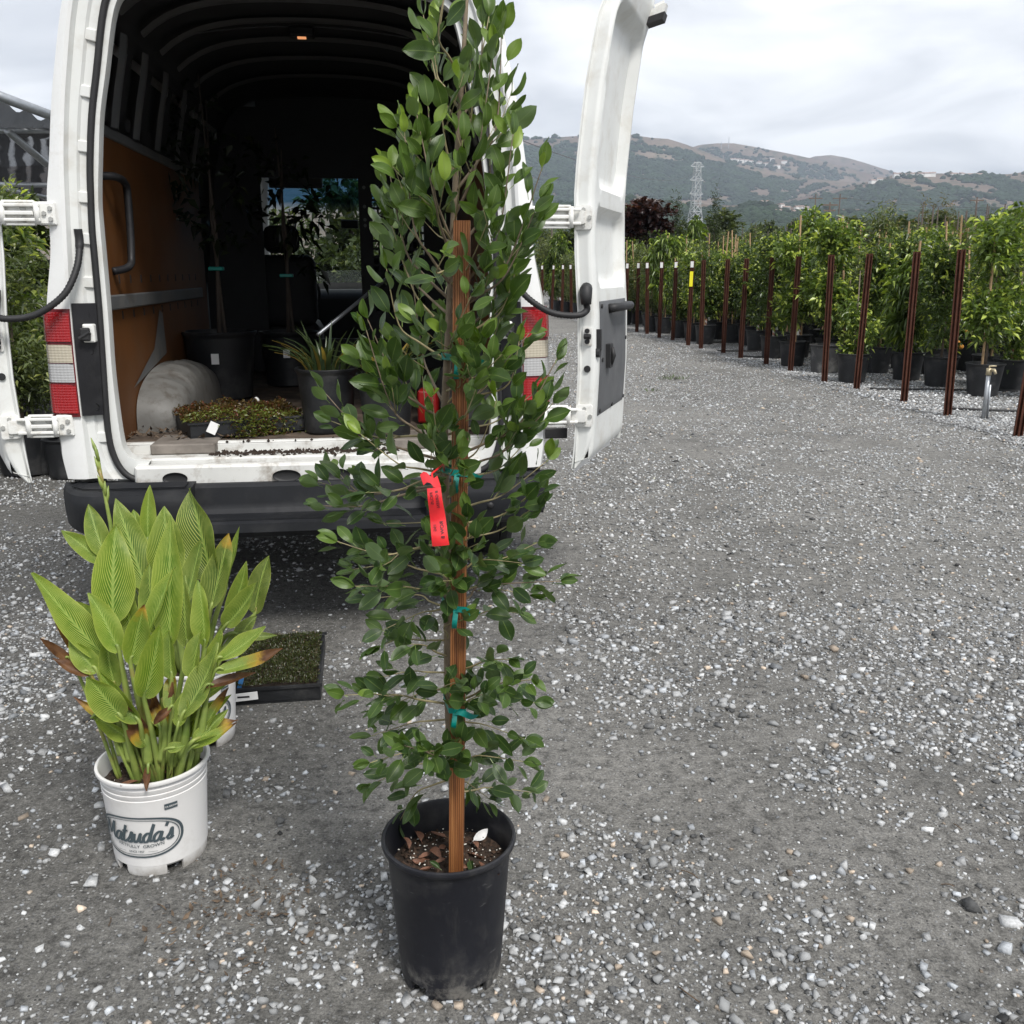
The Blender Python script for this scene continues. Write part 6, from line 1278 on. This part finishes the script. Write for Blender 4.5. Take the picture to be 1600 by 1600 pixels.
def logo(parent, rot):
    def wrap(x, z, off=.0012):
        r_ = (.118 + (CW_R * .965 - .118) * z / (CW_H * .8)) + off; a = -math.pi / 2 + rot + x / .128; return Vector((r_ * math.cos(a), r_ * math.sin(a), z))
    zc = .118; S_ = .056
    def ribbon(mb, P, w_, off):
        P = [np.array(q) for q in P]; V = []
        for i in range(len(P)):
            tn = P[min(i + 1, len(P) - 1)] - P[max(i - 1, 0)]; tn = tn / (np.linalg.norm(tn) + 1e-9); nn_ = np.array([-tn[1], tn[0]]); wi = w_ * (.75 + .5 * abs(tn[1])); V += [wrap(*(P[i] + nn_ * wi / 2), off), wrap(*(P[i] - nn_ * wi / 2), off)]
        mb.add(V, [(2 * i, 2 * i + 1, 2 * i + 3, 2 * i + 2) for i in range(len(P) - 1)])
    mb = MB(); x0 = -.102
    for ch in "Matsuda's":
        st, adv = STROKES[ch]
        for s in st: ribbon(mb, [(x0 + (q[0] + .18 * q[1]) * S_ * .92, zc + q[1] * S_ * .9 - .012) for q in crom(s, 7)], .0064, .0014)
        x0 += adv * S_ * .92
    mb.build('brand_lettering', M_LOGO, parent)
    def oval(rx, rz, w_, off):
        mb = MB(); n = 72; pts = []
        for i in range(n + 1):
            a = 2 * math.pi * i / n; c_, s_ = math.cos(a), math.sin(a); pts.append((math.copysign(abs(c_) ** .72, c_) * rx, zc + math.copysign(abs(s_) ** .9, s_) * rz))
        ribbon(mb, pts, w_, off); return mb
    oval(.120, .057, .0058, .0010).build('logo_border', M_LOGO, parent); oval(.112, .050, .0020, .0010).build('logo_border', M_LOGO, parent)
    mb = MB(); V, Fs = text_mesh('ARTFULLY  GROWN', .0122, .0001); x_m = V[:, 0].max() / 2; mb.add([wrap((p[0] - x_m) * 1.12 + .01, zc - .030 + p[1] - .006 * (((p[0] - x_m) / x_m) ** 2) * -1, .0012) for p in V], Fs)
    V, Fs = text_mesh('SINCE 1957', .0085, .0001); x_m = V[:, 0].max() / 2; mb.add([wrap(p[0] - x_m, zc - .0435 + p[1]) for p in V], Fs); ribbon(mb, [(-.055 + q * .004, zc - .041) for q in range(7)], .001, .0012); ribbon(mb, [(.031 + q * .004, zc - .041) for q in range(7)], .001, .0012); mb.build('logo_lettering', M_LOGO, parent)
    mb = MB(); mb.grid(lambda u, v: wrap(.080 + .032 * u, .190 + .016 * v, .0012), 5, 1); mb.build('origin_label', M_LOGO, parent)
    mb = MB(); V, Fs = text_mesh('CA GROWN', .0068, .0001); mb.add([wrap(.0815 + (p[0]) * .82, .1955 + p[1], .0022) for p in V], Fs); mb.build('origin_lettering', M_WPOT, parent)
def canna_pot(name, base, rot):
    r = empty(name, (base.x, base.y, 0)); P_ = nursery_pot('pot', CW_R, .118, CW_H, M_WPOT, r, groove=True); logo(P_, rot); soil_disc(CW_R * .92, CW_H * .82, r, 60, 40); return r
CB1 = ground(254, 1328); CB1 = Vector((CB1.x, CB1.y, 0)); CA1 = canna_pot('potted_canna', CB1, -.12)
CB2 = ground(312, 1150); CB2 = Vector((CB2.x, CB2.y, 0)); CA2 = canna_pot('potted_canna', CB2, .35)
DEAD = 9.0
front_l = [((168, 1030), (55, 893), .043, (.25, -.6, .7), .35, .12, .9, DEAD, .0, -.05), ((176, 972), (181, 820), .060, (.5, -1, .15), .55, .04, 1, DEAD, .02, .06), ((266, 1006), (266, 805), .046, (.05, -1, .25), .5, .05, 1, DEAD, -.02, .03),
  ((222, 1010), (268, 886), .034, (-.6, -1, .3), .6, .05, 1, DEAD, -.05, -.04), ((205, 1036), (227, 942), .038, (.5, -1, .2), .7, .05, .9, .93, -.06, -.05), ((226, 1088), (253, 973), .042, (.35, -1, .4), 1.0, -.06, .95, DEAD, -.10, -.11),
  ((186, 1018), (142, 926), .034, (.4, -.9, .4), .5, .06, 1, DEAD, -.05, -.05), ((320, 1010), (306, 908), .030, (-.3, -1, .2), .5, .04, 1, DEAD, .0, .01), ((284, 1120), (342, 1004), .040, (-.5, -.9, .5), .3, .12, .55, DEAD, -.08, -.03),
  ((338, 1034), (414, 978), .028, (-.3, -.6, .8), .35, .12, 1, DEAD, -.04, -.02), ((338, 1050), (442, 1013), .022, (-.2, -.6, .8), .4, .1, .9, .72, -.06, -.04), ((322, 1074), (399, 1050), .016, (-.2, -.7, .8), .5, .1, .5, .12, -.07, -.05),
  ((190, 1122), (137, 1052), .042, (.3, -1, .3), .5, -.12, .9, DEAD, -.10, -.12), ((152, 1050), (107, 1000), .032, (.3, -1, .4), .5, .0, .9, DEAD, -.03, -.03), ((112, 1034), (62, 997), .014, (.2, -.8, .6), .5, .1, .5, .1, -.02, -.05), ((140, 1054), (82, 1029), .016, (.2, -.8, .6), .5, .1, .5, .1, -.04, -.06),
  ((300, 1168), (369, 1128), .018, (-.2, -.7, .8), .5, .14, .85, .85, -.08, -.05), ((268, 1106), (240, 1132), .014, (0, -1, .5), .8, -.5, .5, .1, -.10, -.11), ((330, 1060), (345, 985), .03, (-.6, -.8, .2), .5, .03, .8, DEAD, .04, .05), ((160, 985), (118, 940), .022, (.4, -.8, .5), .4, .05, .6, DEAD, .05, .04),
  ((205, 1000), (190, 905), .034, (.2, -1, .1), .5, .02, .45, DEAD, .05, .06), ((245, 990), (232, 880), .034, (.2, -1, .1), .5, .02, .5, DEAD, .06, .08), ((292, 1010), (285, 900), .034, (-.1, -1, .1), .5, .02, .5, DEAD, .06, .08), ((268, 1060), (262, 985), .030, (-.2, -1, .2), .6, .02, .75, DEAD, -.04, -.03),
  ((300, 1058), (310, 985), .03, (-.4, -1, .2), .6, .02, .75, DEAD, -.03, -.02), ((180, 1075), (168, 995), .03, (.3, -1, .2), .6, .02, .6, DEAD, -.02, -.02), ((232, 1196), (230, 1236), .010, (0, -1, .3), .6, .05, .5, .1, -.125, -.145), ((130, 1030), (85, 968), .02, (.3, -.8, .5), .5, .05, .5, .55, .0, -.01), ((262, 1170), (290, 1165), .016, (-.1, -.8, .7), .4, .1, .6, DEAD, -.10, -.10), ((155, 1118), (143, 1122), .012, (.1, -1, .4), .4, 0, .95, DEAD, -.08, -.09)]
random.seed(3)
for k in range(20):
    q = (k + .5) / 20; bx_ = 195 + 120 * q + random.uniform(-10, 10); by_ = random.uniform(1095, 1165); an_ = (q - .5) * 1.9 + random.uniform(-.3, .3); ln_ = random.uniform(60, 115)
    front_l.append(((bx_, by_), (bx_ + math.sin(an_) * ln_, by_ - math.cos(an_) * ln_ * random.uniform(.6, 1)), random.uniform(.016, .032), (-an_ * .4 + random.uniform(-.4, .4), -1, .35), random.uniform(.4, 1), random.uniform(-.05, .1), random.uniform(.5, .95), random.choice([DEAD, DEAD, DEAD, .8, .5]), random.uniform(-.09, .03), random.uniform(-.09, .02)))
for (bs, tp_, hw, fc, fo_, be, br_, de, d0_, d1_) in front_l:
    b, dn = canna_leaf(CA1, CB1, bs, tp_, hw, fc, fo_, be, br_, de, CB1.y, d0_, d1_, random.uniform(-.25, .25))
    if b.z > CW_H * .95:
        f0 = Vector((b.x * .55 + random.uniform(-.02, .02), b.y * .4 + random.uniform(-.02, .01), CW_H * .8)); q_ = math.hypot(f0.x, f0.y); f0.x *= min(1, .10 / max(q_, .01)); f0.y *= min(1, .10 / max(q_, .01))
        stem(CA1, [f0, f0.lerp(b, .5) + Vector((0, 0, .02)), b - dn * .005, b + dn * .02], (.0095 if hw > .025 else .005, .0032))
for (x0, y0, x1, y1, r_) in [(255, 1180, 258, 1090, .017), (232, 1185, 225, 1085, .014), (205, 1180, 175, 1100, .013), (285, 1175, 292, 1095, .014), (310, 1165, 322, 1080, .011), (190, 1170, 165, 1120, .012), (270, 1188, 250, 1120, .012)]: stem(CA1, [at(x0, y0 + 8, CB1.y - .05) - CB1, at((x0 + x1) / 2 + 2, (y0 + y1) / 2, CB1.y - .05) - CB1, at(x1, y1, CB1.y - .04) - CB1], (r_, r_ * .6))
for k in range(14):
    a = random.uniform(0, 6.28); q = random.uniform(.03, .10); g = leaf_geo(random.uniform(-.9, .9), random.uniform(.4, 1.2), 0, .5, random.uniform(-1.5, 1.5)); o = link('dry_sheath', np_mesh('dry_sheath', g[0], g[1], M_DRY, True, g[2]), CA1); o.location = (q * math.cos(a), q * math.sin(a), CW_H * .82 + .02); o.rotation_euler = (random.uniform(.2, 1.4), random.gauss(0, .4), random.uniform(0, 6.28)); s_ = random.uniform(.04, .09); o.scale = (s_ * .7, s_, s_ * .7)
tag(CA1, 'striped yellow green canna in the white pot standing foremost, full logo showing', 'potted plant')
back_l = [((330, 905), (288, 765), .075, (-.4, -1, .35), .5, .06, .35, DEAD, -.03, .0), ((262, 905), (256, 792), .066, (.3, -1, .3), .7, -.10, .65, DEAD, -.08, -.06), ((232, 850), (234, 758), .030, (.5, -1, .1), .8, .0, .9, DEAD, -.02, .02), ((330, 950), (356, 834), .052, (-.3, -1, .2), .4, .05, .4, .98, -.08, -.04),
  ((352, 920), (375, 822), .020, (-.6, -1, .2), .6, .02, .7, DEAD, .02, .05), ((398, 958), (420, 868), .046, (-.2, -1, .2), .35, .0, .25, DEAD, .02, .05), ((356, 965), (386, 876), .034, (.2, -1, .3), .7, -.05, .75, DEAD, -.05, -.02), ((352, 978), (407, 910), .040, (-.1, -1, .4), .7, -.06, .8, DEAD, -.08, -.08), ((362, 990), (434, 994), .020, (-.1, -.7, .8), .4, .1, .3, DEAD, -.03, -.02),
  ((292, 940), (316, 844), .038, (-.4, -1, .2), .5, .03, .5, DEAD, -.12, -.09), ((228, 920), (182, 778), .056, (.5, -1, .2), .45, .04, .6, DEAD, -.10, -.06), ((165, 870), (138, 787), .040, (.4, -1, .2), .5, .03, .6, DEAD, -.05, -.02), ((158, 880), (96, 829), .034, (.3, -.8, .6), .4, .08, .75, DEAD, -.06, -.08), ((218, 830), (208, 796), .02, (.2, -1, .2), .5, .0, .8, DEAD, -.02, .0), ((205, 900), (225, 830), .05, (-.3, -1, .1), .5, .02, .3, DEAD, .02, .06), ((300, 890), (300, 820), .05, (.1, -1, .1), .5, .02, .3, DEAD, .03, .06), ((372, 1000), (398, 962), .03, (0, -1, .4), .5, .02, .3, DEAD, -.02, 0)]
for (bs, tp_, hw, fc, fo_, be, br_, de, d0_, d1_) in back_l:
    b, dn = canna_leaf(CA2, CB2, bs, tp_, hw, fc, fo_, be, br_, de, CB2.y, d0_, d1_, random.uniform(-.25, .25))
    f0 = Vector((max(-.08, min(.08, b.x * .3)), random.uniform(-.06, .05), CW_H * .8)); stem(CA2, [f0, f0.lerp(b, .5) + Vector((0, 0, .03)), b - dn * .005, b + dn * .02], (.012, .0035))
st0 = at(172, 815, CB2.y - .04) - CB2; st1 = at(151, 702, CB2.y - .02) - CB2; stem(CA2, [Vector((-.06, 0, CW_H * .8)), st0 + Vector((.02, 0, -.15)), st0, st1], (.012, .003)); d = (st1 - st0)
for k in range(9):
    t_ = .25 + .75 * k / 9; p = st0 + d * t_; mb = MB(); e = p + d.normalized() * .045 + Vector((random.uniform(-.012, .012), random.uniform(-.012, .012), .01)); mb.tube([p, p.lerp(e, .5), e], [.004, .006, .001], 7); mb.build('flower_bud', M_CST, CA2, True)
tag(CA2, 'darker taller canna in a white pot partly hidden behind the other white pot', 'potted plant')

# ================================================================== HAZE
zt = 460
t = NT('haze_air'); t.t.nodes.remove(t.b); pv = t.n('ShaderNodeVolumePrincipled', {'Color': (.74, .84, 1.0, 1), 'Density': .00017, 'Anisotropy': .2}); t.t.links.new(pv.outputs[0], t.t.nodes['Material Output'].inputs['Volume'])
mb = MB(); mb.box(-7000, 7000, -600, 7000, -8, zt); HZ = mb.build('haze', t.m); tag(HZ, kind='stuff')
